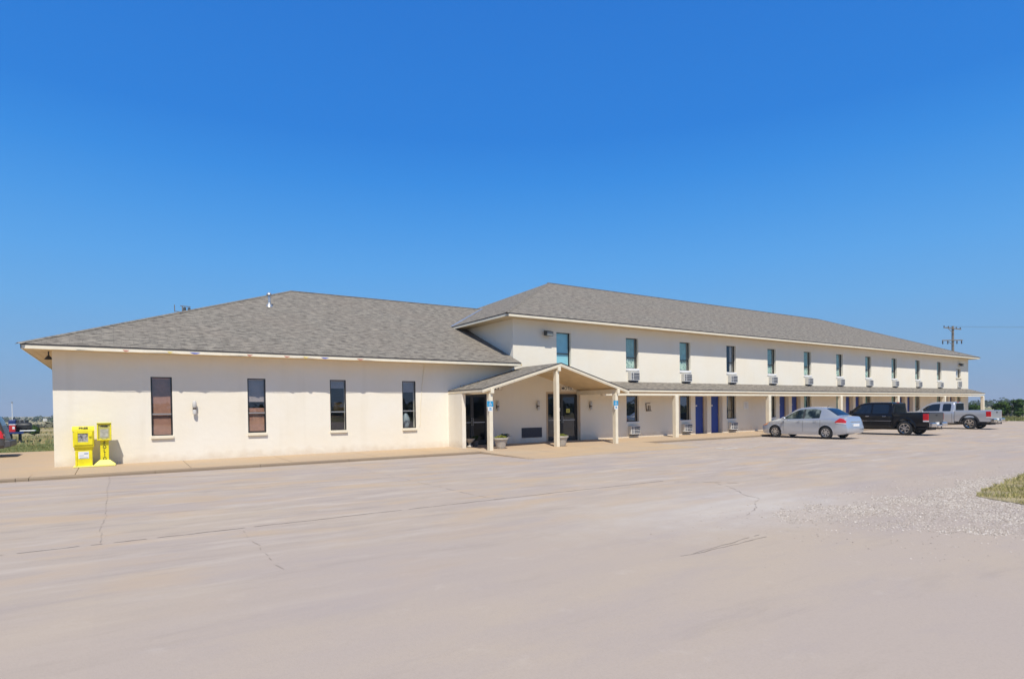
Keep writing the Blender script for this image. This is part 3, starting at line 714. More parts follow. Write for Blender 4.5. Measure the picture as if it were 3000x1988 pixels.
for i,x in enumerate(UX):
    gap=[.1,.12,.98,.13,.1,.14,.1,.12,.1,.12][i]
    if i==2:
        def cc(w,a_,b_,z0,z1):
            curtain_mesh(b_-.36,b_-.16,z0+.03,z1-.03,.22,.03,2,16).build('curtain',simple('cream_curtain',(.5,.48,.44),.9),w,smooth=True,angle=80)
    else: cc=c_upper(gap,.36)
    window(x,x+UW,3.79,5.46,4.40,.13,'glass',cc,(.03,.045,.12),.035)
for i,x in enumerate(UX):
    if i in(0,1): cc=c_none;g='mglass'
    elif i==2:
        def cc(w,a_,b_,z0,z1):
            curtain_mesh(a_+.5,b_-.12,z0+.03,z1-.03,.24,.03,3,16).build('curtain',simple('tan_curtain',(.36,.28,.2),.9),w,smooth=True,angle=80)
        g='mglass'
    else: cc=c_upper(.15 if i%2 else .3,.3);g='glass'
    window(x,x+UW,.86,2.30,1.38 if i>1 else 0,.13,g,cc,(.02,.03,.08),.035)
def cc(w,a_,b_,z0,z1):
    mb=MB();mb.box(a_+.04,b_-.04,.2,.215,z0+.02,z1-.02);mb.build('window_shade',M['bluepaper'],w)
window(18.45,19.38,3.79,5.47,4.42,.13,'glass',cc,(.02,.03,.08))
def cc(w,a_,b_,z0,z1):
    mb=MB();mb.box(a_+.62,b_-.14,.2,.23,z0+.03,z1-.03);mb.build('window_shade',M['white'],w)
window(66.65,67.8,4.09,4.93,0,.13,'glass',cc,(.04,.08,.1))
window(66.9,67.85,0.02,2.27,1.1,.13,'glass',c_upper(.2,.3),None)
# ---- entrance doors
def glass_door(a,b,z1,y=.12,leaves=2,stick=False):
    mb=MB();f=.07
    mb.box(a+.001,a+f,y,y+.1,.003,z1-.001);mb.box(b-f,b-.001,y,y+.1,.003,z1-.001);mb.box(a+f,b-f,y,y+.1,z1-f,z1-.001);mb.box(a+f,b-f,y,y+.1,.003,.03)
    d=mb.build('entrance_door',M['bronze'],BLD)
    n=leaves;w=(b-a-2*f)/n
    for i in range(n):
        x0=a+f+w*i+.004;x1=x0+w-.008;s=.075
        mb=MB();yy=y+.02
        mb.box(x0,x0+s,yy,yy+.05,.04,z1-f-.01);mb.box(x1-s,x1,yy,yy+.05,.04,z1-f-.01);mb.box(x0+s,x1-s,yy,yy+.05,.04,.22);mb.box(x0+s,x1-s,yy,yy+.05,z1-f-.1,z1-f-.01)
        mb.build('door_leaf',M['bronze'],d)
        mb=MB();mb.poly([(x0+s,yy+.025,.22),(x1-s,yy+.025,.22),(x1-s,yy+.025,z1-f-.1),(x0+s,yy+.025,z1-f-.1)]);mb.build('pane',M['tglass' if stick else 'dglass'],d)
        hx=x1-.035 if i==0 else x0+.035
        mb=MB();mb.tube([(hx,yy-.002,.92),(hx,yy-.05,.92),(hx,yy-.05,1.25),(hx,yy-.002,1.25)],.012,8);mb.box(x0+s,x1-s,yy-.012,yy-.002,1.03,1.07);mb.build('handle',M['alum'],d,smooth=True)
        if stick and i==1:
            mb=MB();mb.box(x0+.3,x0+.52,yy+.012,yy+.018,1.42,1.62);mb.build('yellow_sticker',simple('yellow_notice',(.62,.62,.13),.6),d)
            mb=MB();mb.box(x0+.36,x0+.46,yy+.007,yy+.0115,1.47,1.57);mb.build('sticker_print',simple('sticker_olive',(.25,.25,.08),.6),d)
        if stick and i==0:
            mb=MB();mb.box(x1-.25,x1-.1,yy+.012,yy+.018,1.5,1.68);mb.build('paper_notice',M['white'],d)
    return d
glass_door(17.85,19.86,2.38,stick=True)
glass_door(12.75,14.42,2.39,y=.1)
mb=MB()
for (a,b,z) in ((17.85,19.86,2.38),): mb.box(a-.09,a-.001,-.02,.0-.002,0,z+.09);mb.box(b+.001,b+.09,-.02,-.002,0,z+.09);mb.box(a,b,-.02,-.002,z+.001,z+.09)
mb.build('door_casing',M['jamb'],BLD)
# ---- blue room doors set back in recesses
for j,(a,b) in enumerate(DX):
    mb=MB();mb.box(a+.002,b-.002,.299,.345,.012,2.268)
    d=mb.build('room_door',M['bluedoor'],BLD)
    mb=MB();mb.cyl((b-.12,.299,1.0),(b-.12,.24,1.0),.028,n=12);mb.build('door_knob',M['chrome'],d,smooth=True)
    mb=MB();mb.cyl((b-.12,.299,1.14),(b-.12,.28,1.14),.02,n=10);mb.build('deadbolt',M['chrome'],d,smooth=True)
    mb=MB();mb.box(a+.38,a+.52,.292,.298,1.66,1.74);mb.build('number_plate',M['white'],d)
    mb=MB();mb.box(a+.003,a+.045,.24,.298,.01,2.266);mb.box(b-.045,b-.003,.24,.298,.01,2.266);mb.build('door_frame',M['jamb'],d)
# ---- porch
porch=None
PF=-3.0;px0,px1,pax,paz,pez=12.31,20.5,16.35,3.66,2.49
sl1=(paz-pez)/(pax-px0)
mb=MB()
L0,A0,R0=(px0,PF,pez),(pax,PF,paz),(px1,PF,pez);L1,A1,R1=(px0,-.001,pez),(pax,-.001,paz),(px1,-.001,pez)
roof_plane(mb,[L1,L0,A0,A1]);roof_plane(mb,[R0,R1,A1,A0])
# flip winding irrelevant; dark edge
for P,Q in ((L0,A0),(A0,R0)): mb.poly([(P[0],P[1],P[2]-.035),(Q[0],Q[1],Q[2]-.035),Q,P],m=1)
mb.poly([(px0,PF,pez-.035),(px0,0,pez-.035),(px0,0,pez),(px0,PF,pez)],m=1);mb.poly([(px1,PF,pez-.035),(px1,0,pez-.035),(px1,0,pez),(px1,PF,pez)],m=1)
porch=mb.build('entrance_porch',[M['shin'],M['drip']],BLD)
mb=MB() # ceiling under the gable
def off(p,d): return (p[0],p[1],p[2]-d)
mb.poly([off(L0,.12),off(A0,.12),off(A1,.12),off(L1,.12)]);mb.poly([off(A0,.12),off(R0,.12),off(R1,.12),off(A1,.12)])
mb.build('porch_ceiling',M['soffit'],porch)
mb=MB()
for P,Q in ((L0,A0),(A0,R0)):
    y=PF+.012;t=.03
    vs=[(P[0],y,P[2]-.17),(Q[0],y,Q[2]-.17),(Q[0],y,Q[2]-.036),(P[0],y,P[2]-.036),(P[0],y+t,P[2]-.17),(Q[0],y+t,Q[2]-.17),(Q[0],y+t,Q[2]-.036),(P[0],y+t,P[2]-.036)]
    mb.add(vs,[(0,1,2,3),(5,4,7,6),(0,4,5,1),(3,2,6,7),(0,3,7,4),(1,5,6,2)])
mb.box(px0+.012,px0+.04,PF+.045,-.003,pez-.16,pez-.036)
mb.box(px1-.04,px1-.012,PF+.045,-.003,pez-.16,pez-.036)
mb.build('rake_board',M['trim'],porch)
mb=MB()
mb=None
for x,zt in ((12.76,pez+.0),(16.24,3.48),(19.78,pez+.03)):
    mb=MB();mb.box(x-.075,x+.075,PF-.03,-.004,zt-.2,zt);bevel(mb.build('porch_beam',M['trim'],porch),.01)
for x,zt in ((12.73,pez-.201),(16.19,3.279),(19.72,pez-.171)):
    mb=MB();mb.box(x-.08,x+.08,PF+.05,PF+.28,-.06,zt);o=bevel(mb.build('porch_post',M['trim'],porch),.012)
mb=MB();mb.box(px0+.01,12.5,-1.23,-.003,-.02,pez-.165)
mb.build('porch_side_wall',M['wall_r'],porch)
# gable wall infill above restaurant side hidden by roof
# ---- walkway canopy
CF=-1.39;cz0,cz1=3.05,2.6
mb=MB()
vx0=pax+(paz-cz0)/sl1;vx1=pax+(paz-cz1)/sl1
roof_plane(mb,[(vx1,CF,cz1),(69.5,CF,cz1),(69.5,-.001,cz0),(vx0,-.001,cz0)])
mb.poly([(vx1,CF,cz1-.035),(69.5,CF,cz1-.035),(69.5,CF,cz1),(vx1,CF,cz1)],m=1);mb.poly([(69.5,CF,cz1-.035),(69.5,0,cz0-.035),(69.5,0,cz0),(69.5,CF,cz1)],m=1)
can=mb.build('walkway_canopy',[M['shin'],M['drip']],BLD)
mb=MB();mb.box(vx1+.1,69.488,CF+.012,CF+.04,cz1-.145,cz1-.036);bevel(mb.build('fascia',M['trim'],can),.004)
mb=MB();mb.box(20.3,69.42,-1.33,-1.17,2.265,2.385);bevel(mb.build('canopy_beam',M['trim'],can),.008)
mb=MB();mb.poly([(20,CF+.04,cz1-.15),(69.47,CF+.04,cz1-.15),(69.47,-.002,cz1-.155),(20,-.002,cz1-.155)]);mb.build('canopy_soffit',M['soffit'],can)
for n in range(6):
    x=25.78+8.70*n if n<5 else 69.25
    mb=MB();mb.box(x-.125,x+.125,-1.37,-1.13,-.04,2.264);bevel(mb.build('canopy_post',M['trim'],can),.01)
# louvre vent on the wall
mb=MB();mb.box(16.257,17.459,-.03,-.002,.243,.724);lv=mb.build('louvre_vent',M['acd'],BLD)
mb=MB()
for i in range(9): mb.box(16.28,17.44,-.045,-.032,.265+i*.05,.285+i*.05)
mb.build('slats',simple('vent_slats',(.035,.04,.055),.5),lv)
# conduit
mb=MB();mb.tube([(11.17,-.02,3.66),(11.1,-.02,3.2),(11.02,-.02,2.5),(10.96,-.02,1.9),(10.93,-.02,1.1),(10.9,-.02,.95)],.012,6);mb.build('hanging_cable',M['trim'],BLD)

# ---- air conditioners (through-wall boxes)
def make_ac(label):
    t=empty('air_conditioner',(0,0,0),0,label,'air conditioner','wall air conditioners under the room windows')
    mb=MB();w,h,d=.68,.47,.24
    mb.box(0,w,-d,0,0,h);bevel(mb.build('casing',M['ac'],t),.012)
    mb=MB();mb.box(.05,.16,-d-.006,-d-.001,.06,h-.06);mb.box(.22,w-.03,-d-.006,-d-.001,.06,h-.06);mb.build('grille',M['acd'],t)
    mb=MB()
    for i in range(1,4): z=.06+(h-.12)*i/4;mb.box(.05,w-.03,-d-.014,-d-.007,z-.008,z+.008)
    mb.box(.03,w-.01,-d-.014,-d-.007,.03,.055);mb.build('grille_bar',M['white'],t)
    mb=MB();mb.box(.08,w-.06,-d+.05,-.002,-.06,-.001);mb.build('drip_pan',M['acd'],t)
    return t
ords=['first','second','third','fourth','fifth','sixth','seventh','eighth','ninth','tenth']
first=make_ac('');place=[]
for i,x in enumerate(UX):
    place.append((x+.12,3.12,'beige louvred air conditioner below the %s upstairs room window, counted from the porch'%ords[i]))
for i,x in enumerate(UX):
    place.append((x+.12,.17,'beige louvred air conditioner below the %s ground-floor room window, counted from the porch'%ords[i]))
for n,(x,z,lab) in enumerate(place):
    if n>=14: continue   # hidden behind the parked vehicles
    o=first if n==0 else copy_tree(first)
    o.location=(x,-.003,z);o['label']=lab
t=empty('vent_cover',(66.95,-.003,3.17),0,'plain grey vent cover box below the small last upstairs window','vent cover')
mb=MB();mb.box(0,.85,-.1,0,0,.6);mb.build('cover_box',M['ac'],t)
mb=MB();mb.box(.06,.79,-.108,-.101,.06,.54);mb.build('cover_mesh',simple('vent_mesh',(.25,.25,.24),.7),t)
# ---- sconces
def sconce(x,z,label,s=1):
    t=empty('wall_lamp',(x,-.002,z),0,label,'wall lamp','up and down wall lamps on the stucco')
    mb=MB();mb.box(-.05,.05,-.03,0,-.09,.09);mb.cyl((0,-.03,0),(0,-.1,0),.03,n=10);mb.build('bracket',M['brass'],t)
    mb=MB();mb.lathe([(0,.03),(.05,.03),(.07,.07),(.07,.2),(.045,.26),(0,.28)],(0,-.1,0),14);mb.lathe([(0,-.03),(.045,-.03),(.065,-.08),(.06,-.19),(0,-.21)],(0,-.1,0),14);mb.build('lamp_shade',M['sconce'],t,smooth=True)
    mb=MB();mb.lathe([(0,-.029),(.055,-.029),(.055,.029),(0,.029)],(0,-.1,0),12);mb.build('lamp_holder',M['brass'],t,smooth=True)
sconce(2.284,1.80,'wall lamp in full sun between the first two restaurant windows')
sconce(14.87,1.77,'wall lamp under the porch beside the restaurant door')
sconce(17.21,1.77,'wall lamp under the porch left of the motel entrance, above the louvre vent')
sconce(20.62,1.74,'wall lamp under the porch right of the motel entrance doors')
def flood(x,z,label,s=1):
    t=empty('floodlight',(x,-.002,z),0,label,'floodlight','dark floodlights high on the upper wall')
    mb=MB();mb.box(-.06*s,.06*s,-.05,0,-.02,.12);mb.cyl((0,-.05,.05),(0,-.14,.05),.03,n=8);mb.build('bracket',M['brass'],t)
    mb=MB();mb.prism([(-.12,.12),(-.36,.05),(-.34,-.17),(-.12,-.13)],-.21*s,.21*s,'x');bevel(mb.build('housing',simple('flood_housing',(.07,.075,.07),.5,metal=.3),t),.015)
    mb=MB();mb.prism([(-.364,.03),(-.37,.03),(-.352,-.14),(-.346,-.14)],-.17*s,.17*s,'x');mb.build('lens',simple('flood_lens',(.25,.27,.26),.2),t)
flood(17.78,5.37,'square grey floodlight high on the wall left of the blue upstairs window')
flood(67.35,5.35,'small dark floodlight above the last little upstairs window',.9)
# corner horn/light under left soffit
t=empty('corner_light',(-1.75,.25,3.5),0,'small black light fixed under the soffit at the left corner','corner light')
mb=MB();mb.cyl((0,0,.15),(0,0,0),.02,n=8);mb.lathe([(.03,.02),(.12,-.1),(.10,-.1),(.02,.0)],(0,0,0),14);mb.build('lamp_body',M['plas'],t,smooth=True)
# ---- signs
def sign(name,x0,x1,z0,z1,y,txt,label,cat,size,bm=None,tm=None):
    t=empty(name,((x0+x1)/2,y,(z0+z1)/2),0,label,cat)
    w,h=(x1-x0)/2,(z1-z0)/2
    mb=MB();mb.box(-w,w,-.02,0,-h,h);mb.build('board',bm or M['signboard'],t)
    mb=MB();f=.014
    mb.box(-w-f,-w-.001,-.03,0,-h-f,h+f);mb.box(w+.001,w+f,-.03,0,-h-f,h+f);mb.box(-w,w,-.03,0,h+.001,h+f);mb.box(-w,w,-.03,0,-h-f,-h-.001);mb.build('sign_frame',M['jamb'],t)
    text(txt,size,tm or M['black'],t,'lettering',at(0,-.024,-.005),.003,.003,1,(x1-x0)*.9)
    return t
sign('motel_sign',18.68,19.50,2.54,2.77,-.004,'MOTEL','small framed board reading MOTEL above the entrance doors','sign',.225)
sign('restaurant_sign',12.95,15.13,2.55,2.73,-.004,'RESTAURANT','framed board reading RESTAURANT above the left glass door','sign',.235)
t=empty('entry_light',(18.9,-.16,3.0),0,'low dark ceiling light just above the MOTEL board','light fixture')
mb=MB();mb.lathe([(0,-.03),(.22,-.03),(.12,.04),(0,.06)],(0,0,0),16);mb.build('fixture',M['darkwood'],t,smooth=True)
def access(x,y,z,label):
    t=empty('accessible_sign',(x,y,z),0,label,'sign','blue accessible parking signs on the porch posts')
    mb=MB();mb.box(-.15,.15,-.006,0,-.03,.20);mb.build('blue_panel',M['signblue'],t)
    mb=MB();mb.box(-.10,.12,-.006,0,-.21,-.035);mb.build('white_panel',M['white'],t)
    mb=MB();y0=-.010 # wheelchair symbol
    mb.cyl((.0,-.0095,.165),(.0,-.0065,.165),.016,n=10);mb.bar((0,-.008,.14),(.0,-.008,.08),.018,.003,up=(0,1,0));mb.bar((0,-.008,.08),(.05,-.008,.08),.016,.003,up=(0,1,0));mb.bar((.05,-.008,.08),(.07,-.008,.03),.016,.003,up=(0,1,0))
    for i in range(10):
        a=R(110+i*22);b=R(110+(i+1)*22);mb.bar((.0+.052*math.cos(a),-.008,.06+.052*math.sin(a)),(.0+.052*math.cos(b),-.008,.06+.052*math.sin(b)),.013,.003,up=(0,1,0))
    mb.build('wheelchair_symbol',M['white'],t)
    mb=MB();mb.bar((-.04,-.008,-.1),(.06,-.008,-.1),.05,.003,up=(0,1,0));mb.bar((-.06,-.008,-.16),(.09,-.008,-.16),.02,.003,up=(0,1,0));mb.build('sign_print',M['signblue'],t)
access(12.68,PF+.055,1.78,'blue and white accessible parking sign on the left porch post')
access(19.66,PF+.055,1.78,'blue and white accessible parking sign on the right porch post')
t=empty('wall_notice',(33.93,-.003,1.70),0,'small square white notice on the wall between the first canopy posts','notice')
mb=MB();mb.box(-.26,.26,-.015,0,-.23,.23);mb.build('board',M['white'],t)
mb=MB()
for i in range(5): mb.box(-.16,.16-.05*(i%2),-.018,-.0155,.12-i*.07,.14-i*.07)
mb.build('print_lines',simple('grey_print',(.4,.4,.42),.7),t)
t=empty('wall_ornament',(24.98,-.003,1.65),0,'small rusty metal wall ornament right of the first ground-floor room window','ornament')
mb=MB()
mb.bar((-.28,-.03,.2),(.1,-.03,.24),.03,.03);mb.bar((-.24,-.03,.2),(-.2,-.03,-.2),.035,.03);mb.bar((-.05,-.03,.1),(-.04,-.03,-.2),.03,.03);mb.bar((.08,-.03,.1),(.09,-.03,-.2),.03,.03);mb.bar((-.22,-.03,-.21),(.2,-.03,-.2),.04,.03);mb.cyl((-.19,-.03,-.19),(-.19,-.06,-.12),.04,n=8)
mb.build('iron_scroll',simple('rusty_iron',(.13,.085,.05),.8,var=.3,vscale=20),t)

# pennants along the restaurant fascia
t=empty('pennant_string',(-1.0,ey0-.004,ez-.09),0,'sagging string of faded red yellow and blue pennants along the restaurant fascia','pennant string')
mb=MB();pts=[]
for i in range(60):
    x=i*.19;pts.append((x,-.012,-.045*abs(math.sin(x*1.35))-.0))
mb.tube(pts,.006,5);mb.build('cord',M['white'],t)
cols=[simple('pennant_red',(.50,.22,.17),.7),simple('pennant_yellow',(.72,.58,.16),.7),simple('pennant_blue',(.12,.16,.48),.7)]
for i,(u,c,w_) in enumerate([(1.2,0,.2),(2.45,1,.16),(3.1,2,.34),(4.9,0,.2),(6.15,0,.24),(6.85,1,.2),(7.5,2,.32),(8.9,0,.3)]):
    mb=MB();mb.add([(u,-.02,.0),(u+w_,-.02,-.01),(u+w_*.6,-.025,-.06),(u+w_*.3,-.015,-.055)],[(0,1,2,3)]);mb.build('pennant',cols[c],t)

# ---- planters
def planter(x,y,z,label,s=1,mat='plant',dead=False):
    t=empty('planter',(x,y,z),0,label,'planter','round stone planters by the porch posts')
    mb=MB();mb.lathe([(0,.0),(.17,0),(.19,.04),(.21,.1),(.27,.34),(.285,.38),(.325,.39),(.33,.46),(.29,.46),(.27,.40),(0,.40)],(0,0,0),28);mb.build('pot',M['pot'],t,smooth=True,angle=35)
    mb=MB();mb.lathe([(0,.415),(.27,.41)],(0,0,0),20);mb.build('soil',M['soil'],t)
    mb=MB()
    for i in range(420):
        a=random.random()*6.283;r_=.27*math.sqrt(random.random());p=Vector((r_*math.cos(a),r_*math.sin(a),.41+random.random()*.14*(1.2-r_/.27*.6)))
        u_=Vector((random.uniform(-1,1),random.uniform(-1,1),random.uniform(-.3,1))).normalized()*.035;v_=u_.orthogonal().normalized()*.02
        mb.add([p-u_,p+v_,p+u_,p-v_],[(0,1,2,3)])
    mb.build('foliage',M[mat],t)
    t.scale=(s,s,s);return t
planter(13.62,-2.25,-.03,'stone planter with yellow green plants right of the left porch post')
planter(16.5,-2.75,-.04,'stone planter with green plants in front of the middle porch post')
t=empty('urn_planter',(12.95,-.75,0),0,'small grey footed urn in the shade before the restaurant door','planter')
mb=MB();mb.lathe([(0,0),(.12,0),(.12,.03),(.05,.08),(.05,.16),(.2,.3),(.24,.36),(.2,.36),(0,.3)],(0,0,0),20);mb.build('bowl',M['pot'],t,smooth=True)
def leafplant(x,y,z,h,r_,n,label,name='potted_plant'):
    t=empty(name,(x,y,z),0,label,'potted plant')
    mb=MB();mb.lathe([(0,0),(.11,0),(.15,.24),(.13,.24),(0,.22)],(0,0,0),16);mb.build('pot',simple('dark_pot',(.12,.1,.09),.7),t,smooth=True)
    mb=MB()
    for i in range(n):
        a=random.random()*6.283;l=random.uniform(.5,1)*r_;hh=random.uniform(.4,1)*h;w_=.025
        p0=Vector((0,0,.22));p1=Vector((math.cos(a)*l*.5,math.sin(a)*l*.5,.22+hh*.9));p2=Vector((math.cos(a)*l,math.sin(a)*l,.22+hh*.75));s_=Vector((-math.sin(a),math.cos(a),0))*w_
        mb.add([p0-s_*.4,p0+s_*.4,p1+s_,p1-s_,p2],[(0,1,2,3),(3,2,4)])
    mb.build('foliage',M['dplant'],t);return t
leafplant(13.35,-.55,0,.3,.4,50,'dark leafy plant in a small pot before the restaurant door')
leafplant(14.75,-.75,0,.34,.5,70,'dark leafy plant against the shaded wall behind the left stone planter')

# ---- newspaper boxes
t=empty('newspaper_box',(-.87,-.45,-.01),0,'wide yellow newspaper box with a white label on its pedestal, left of the pair','newspaper box','yellow newspaper boxes by the restaurant corner')
mb=MB();mb.prism([(-.22,.63),(.2,.63),(.2,1.26),(-.16,1.26),(-.22,1.2)],-.27,.27,'x');bevel(mb.build('housing',M['yellow'],t),.02,3)
mb=MB();mb.prism([(-.235,1.13),(-.22,1.20),(-.16,1.27),(.19,1.28),(.2,1.262),(-.15,1.262),(-.222,1.19),(-.222,1.13)],-.285,.285,'x');mb.build('hood',M['yellow'],t)
mb=MB();z0,z1=.70,1.12
mb.box(-.24,-.14,-.25,-.221,z0,z1);mb.box(.12,.24,-.25,-.221,z0,z1);mb.box(-.14,.12,-.25,-.221,z0,.79);mb.box(-.14,.12,-.25,-.221,1.06,z1);dr=bevel(mb.build('door',M['yellow'],t),.008)
mb=MB();mb.poly([(-.14,-.228,.79),(.12,-.228,.79),(.12,-.228,1.06),(-.14,-.228,1.06)]);mb.build('door_pane',M['glass'],dr)
mb=MB();mb.box(-.14,.12,-.2245,-.2215,.79,1.06);mb.build('newspaper',M['papers'],t)
mb=MB();mb.box(.14,.2,-.285,-.251,.96,1.0);mb.build('handle',M['yellow'],dr)
mb=MB();mb.prism([(-.2,.63),(.19,.63),(.15,.53),(-.15,.53)],-.24,.24,'x');mb.build('neck',M['yellow'],t)
mb=MB();mb.box(-.21,.21,-.15,.15,.04,.53);bevel(mb.build('pedestal',M['yellow'],t),.012)
mb=MB();mb.box(-.22,-.17,-.17,-.151,.05,.52);mb.box(.17,.22,-.17,-.151,.05,.52);mb.build('pedestal_rib',M['yellow'],t)
mb=MB();mb.box(-.14,.13,-.158,-.152,.27,.49);lb=mb.build('label_card',M['white'],t)
mb=MB();mb.box(.01,.11,-.162,-.1585,.41,.44);mb.box(-.11,.11,-.162,-.1585,.29,.305);mb.box(-.11,.0,-.162,-.1585,.36,.37);mb.build('card_print',simple('card_blue',(.2,.3,.45),.6),lb)
mb=MB();mb.box(-.27,.27,-.22,.2,0,.04);
for sx in(-.22,.22): mb.cyl((sx,-.18,.04),(sx,-.18,.055),.02,n=8)
bevel(mb.build('base',M['paleyellow'],t),.01)
text('FREE',.085,M['black'],t,'lettering',Matrix.Translation((0,-.215,1.228))@Matrix.Rotation(R(50),4,'X'),.002,.003,1.35)
t=empty('newspaper_box',(-.33,-.45,-.01),0,'slim yellow newspaper box on a narrow post, right of the pair','newspaper box','yellow newspaper boxes by the restaurant corner')
mb=MB();hw=.19;z0,z1=.82,1.36
mb.box(-hw,hw,.08,.1,z0,z1);mb.box(-hw,-hw+.035,-.2,.08,z0,z1);mb.box(hw-.035,hw,-.2,.08,z0,z1);mb.box(-hw+.035,hw-.035,-.2,.08,z0,z0+.04);mb.box(-hw+.035,hw-.035,-.2,.08,z1-.04,z1)
bevel(mb.build('housing',M['yellow'],t),.01)
mb=MB();mb.box(-hw-.01,hw+.01,-.23,.1,z1+.001,z1+.035);bevel(mb.build('hood',M['paleyellow'],t),.012)
mb=MB();mb.poly([(-hw+.035,-.17,z0+.04),(hw-.035,-.17,z0+.04),(hw-.035,-.17,z1-.04),(-hw+.035,-.17,z1-.04)]);mb.build('door_pane',simple('hazy_plastic',(.50,.46,.12),.3),t)
mb=MB();mb.box(-.11,.11,-.175,-.171,z0+.1,z0+.36);mb.build('newspaper',simple('pale_paper',(.42,.41,.33),.7,var=.25,vscale=10),t)
mb=MB();mb.tube([(-.07,-.172,z0+.06),(-.05,-.2,z0+.06),(.05,-.2,z0+.06),(.07,-.172,z0+.06)],.01,8);mb.build('handle',M['alum'],t,smooth=True)
text('FREE',.075,M['black'],t,'lettering',at(0,-.174,z1-.09),.002,.003,1.2)
mb=MB();mb.box(-.115,.115,-.1,.1,.1,z0);bevel(mb.build('post',M['yellow'],t),.012)
for i,ch in enumerate('FOLIO'): text(ch,.15,M['black'],t,'lettering',at(0,-.102,.73-i*.125),.002,.003,.8)
mb=MB();b0=[(-.29,-.24),(.29,-.24),(.29,.2),(-.29,.2)];b1=[(-.13,-.12),(.13,-.12),(.13,.12),(-.13,.12)]
vs=[(x,y,0) for x,y in b0]+[(x,y,.05) for x,y in b0]+[(x,y,.2) for x,y in b1]
mb.add(vs,[(0,3,2,1)]+[(i,(i+1)%4,4+(i+1)%4,4+i) for i in range(4)]+[(4+i,4+(i+1)%4,8+(i+1)%4,8+i) for i in range(4)]+[(8,9,10,11)])
bevel(mb.build('base',M['paleyellow'],t),.01)
# ------------------------------------------------------------------ vehicles (local: nose towards +Y, wheels on z=0)
def interp(st,l):
    for i in range(len(st)-1):
        if st[i][0]<=l<=st[i+1][0]:
            a,b=st[i],st[i+1];t=(l-a[0])/(b[0]-a[0]+1e-9)
            p=st[max(i-1,0)];q=st[min(i+2,len(st)-1)]
            out=[]
            for j in range(1,len(a)):
                h=b[0]-a[0]
                m0=(b[j]-p[j])/max(b[0]-p[0],1e-6)*h;m1=(q[j]-a[j])/max(q[0]-a[0],1e-6)*h
                # monotone clamp
                d=b[j]-a[j]
                if d==0: m0=m1=0
                else:
                    m0=max(min(m0/d,3),0)*d;m1=max(min(m1/d,3),0)*d
                t2=t*t;t3=t2*t
                out.append((2*t3-3*t2+1)*a[j]+(t3-2*t2+t)*m0+(-2*t3+3*t2)*b[j]+(t3-t2)*m1)
            return out
    return list(st[-1][1:])
class Body:
    # station: l, zb (sill), zs (belt), zt (top centre), W (half width), Wt (half width at roof edge)
    def __init__(s,st,L): s.st=st;s.L=L
    def y(s,l): return s.L/2-l
    def sec(s,l):
        zb,zs,zt,W,Wt=interp(s.st,l);P=[]
        zs=min(zs,zt-.03);H=zt-.05-zs
        P.append((0,zb));P.append((W*.7,zb));P.append((W*.93,zb+.01));P.append((W*.985,zb+.07))
        for t in (.3,.5,.7): P.append((W*(1.0 if t<.6 else .995),zb+.07+(zs-zb-.07)*t))
        P.append((W*.985,zs-.05 if zs-.05>zb+.1 else zs-.01));P.append((W*.955,zs))
        Wg=W*.93
        for t in (.03,.35,.7,1.0): P.append((Wg+(Wt-Wg)*t,zs+.005+max(H,0)*t))
        P.append((Wt*.96,zt-.02));P.append((Wt*.85,zt-.004));P.append((Wt*.5,zt+.008));P.append((0,zt+.012))
        return P
    def hw(s,l,z):
        P=s.sec(l)[3:14]
        for i in range(len(P)-1):
            if P[i][1]<=z<=P[i+1][1]: t=(z-P[i][1])/(P[i+1][1]-P[i][1]+1e-9);return P[i][0]+(P[i+1][0]-P[i][0])*t
        return P[-1][0]
    def top(s,l,x):
        P=s.sec(l)[12:];x=abs(x)
        for i in range(len(P)-1):
            if P[i+1][0]<=x<=P[i][0]: t=(P[i][0]-x)/(P[i][0]-P[i+1][0]+1e-9);return P[i][1]+(P[i+1][1]-P[i][1])*t
        return P[0][1]
    def mesh(s,n=90,l0=0,l1=None):
        mb=MB();l1=l1 or s.L;rings_=[]
        for i in range(n+1):
            l=l0+(l1-l0)*i/n;P=s.sec(l);ring=[(x,s.y(l),z) for x,z in P]+[(-x,s.y(l),z) for x,z in P[-2:0:-1]]
            rings_.append(ring)
        k=len(rings_[0]);vs=[p for r in rings_ for p in r]
        fs=[(i*k+j,i*k+(j+1)%k,(i+1)*k+(j+1)%k,(i+1)*k+j) for i in range(n) for j in range(k)]
        fs+=[tuple(range(k))[::-1],tuple(range(n*k,(n+1)*k))]
        mb.add(vs,fs);return mb
    def side(s,sx,lo,hi,off=.006,n=14):
        # lo, hi : polylines [(l,z)...] with same l range
        def zi(P,l):
            for i in range(len(P)-1):
                if P[i][0]<=l<=P[i+1][0]+1e-9: return P[i][1]+(P[i+1][1]-P[i][1])*(l-P[i][0])/(P[i+1][0]-P[i][0]+1e-9)
            return P[-1][1]
        mb=MB();vs=[];m=4
        for i in range(n+1):
            l=lo[0][0]+(lo[-1][0]-lo[0][0])*i/n;a,b=zi(lo,l),zi(hi,l)
            for j in range(m+1): z=a+(b-a)*j/m;vs.append((sx*(s.hw(l,z)+off),s.y(l),z))
        fs=[(i*(m+1)+j,(i+1)*(m+1)+j,(i+1)*(m+1)+j+1,i*(m+1)+j+1) for i in range(n) for j in range(m)]
        mb.add(vs,fs);return mb
    def screen(s,l0,l1,w0,w1,off=.008,n=10,m=10):
        mb=MB();vs=[]
        for i in range(n+1):
            l=l0+(l1-l0)*i/n;w=w0+(w1-w0)*i/n
            for j in range(m+1): x=-w+2*w*j/m;vs.append((x,s.y(l),s.top(l,x)+off))
        fs=[(i*(m+1)+j,(i+1)*(m+1)+j,(i+1)*(m+1)+j+1,i*(m+1)+j+1) for i in range(n) for j in range(m)]
        mb.add(vs,fs);return mb
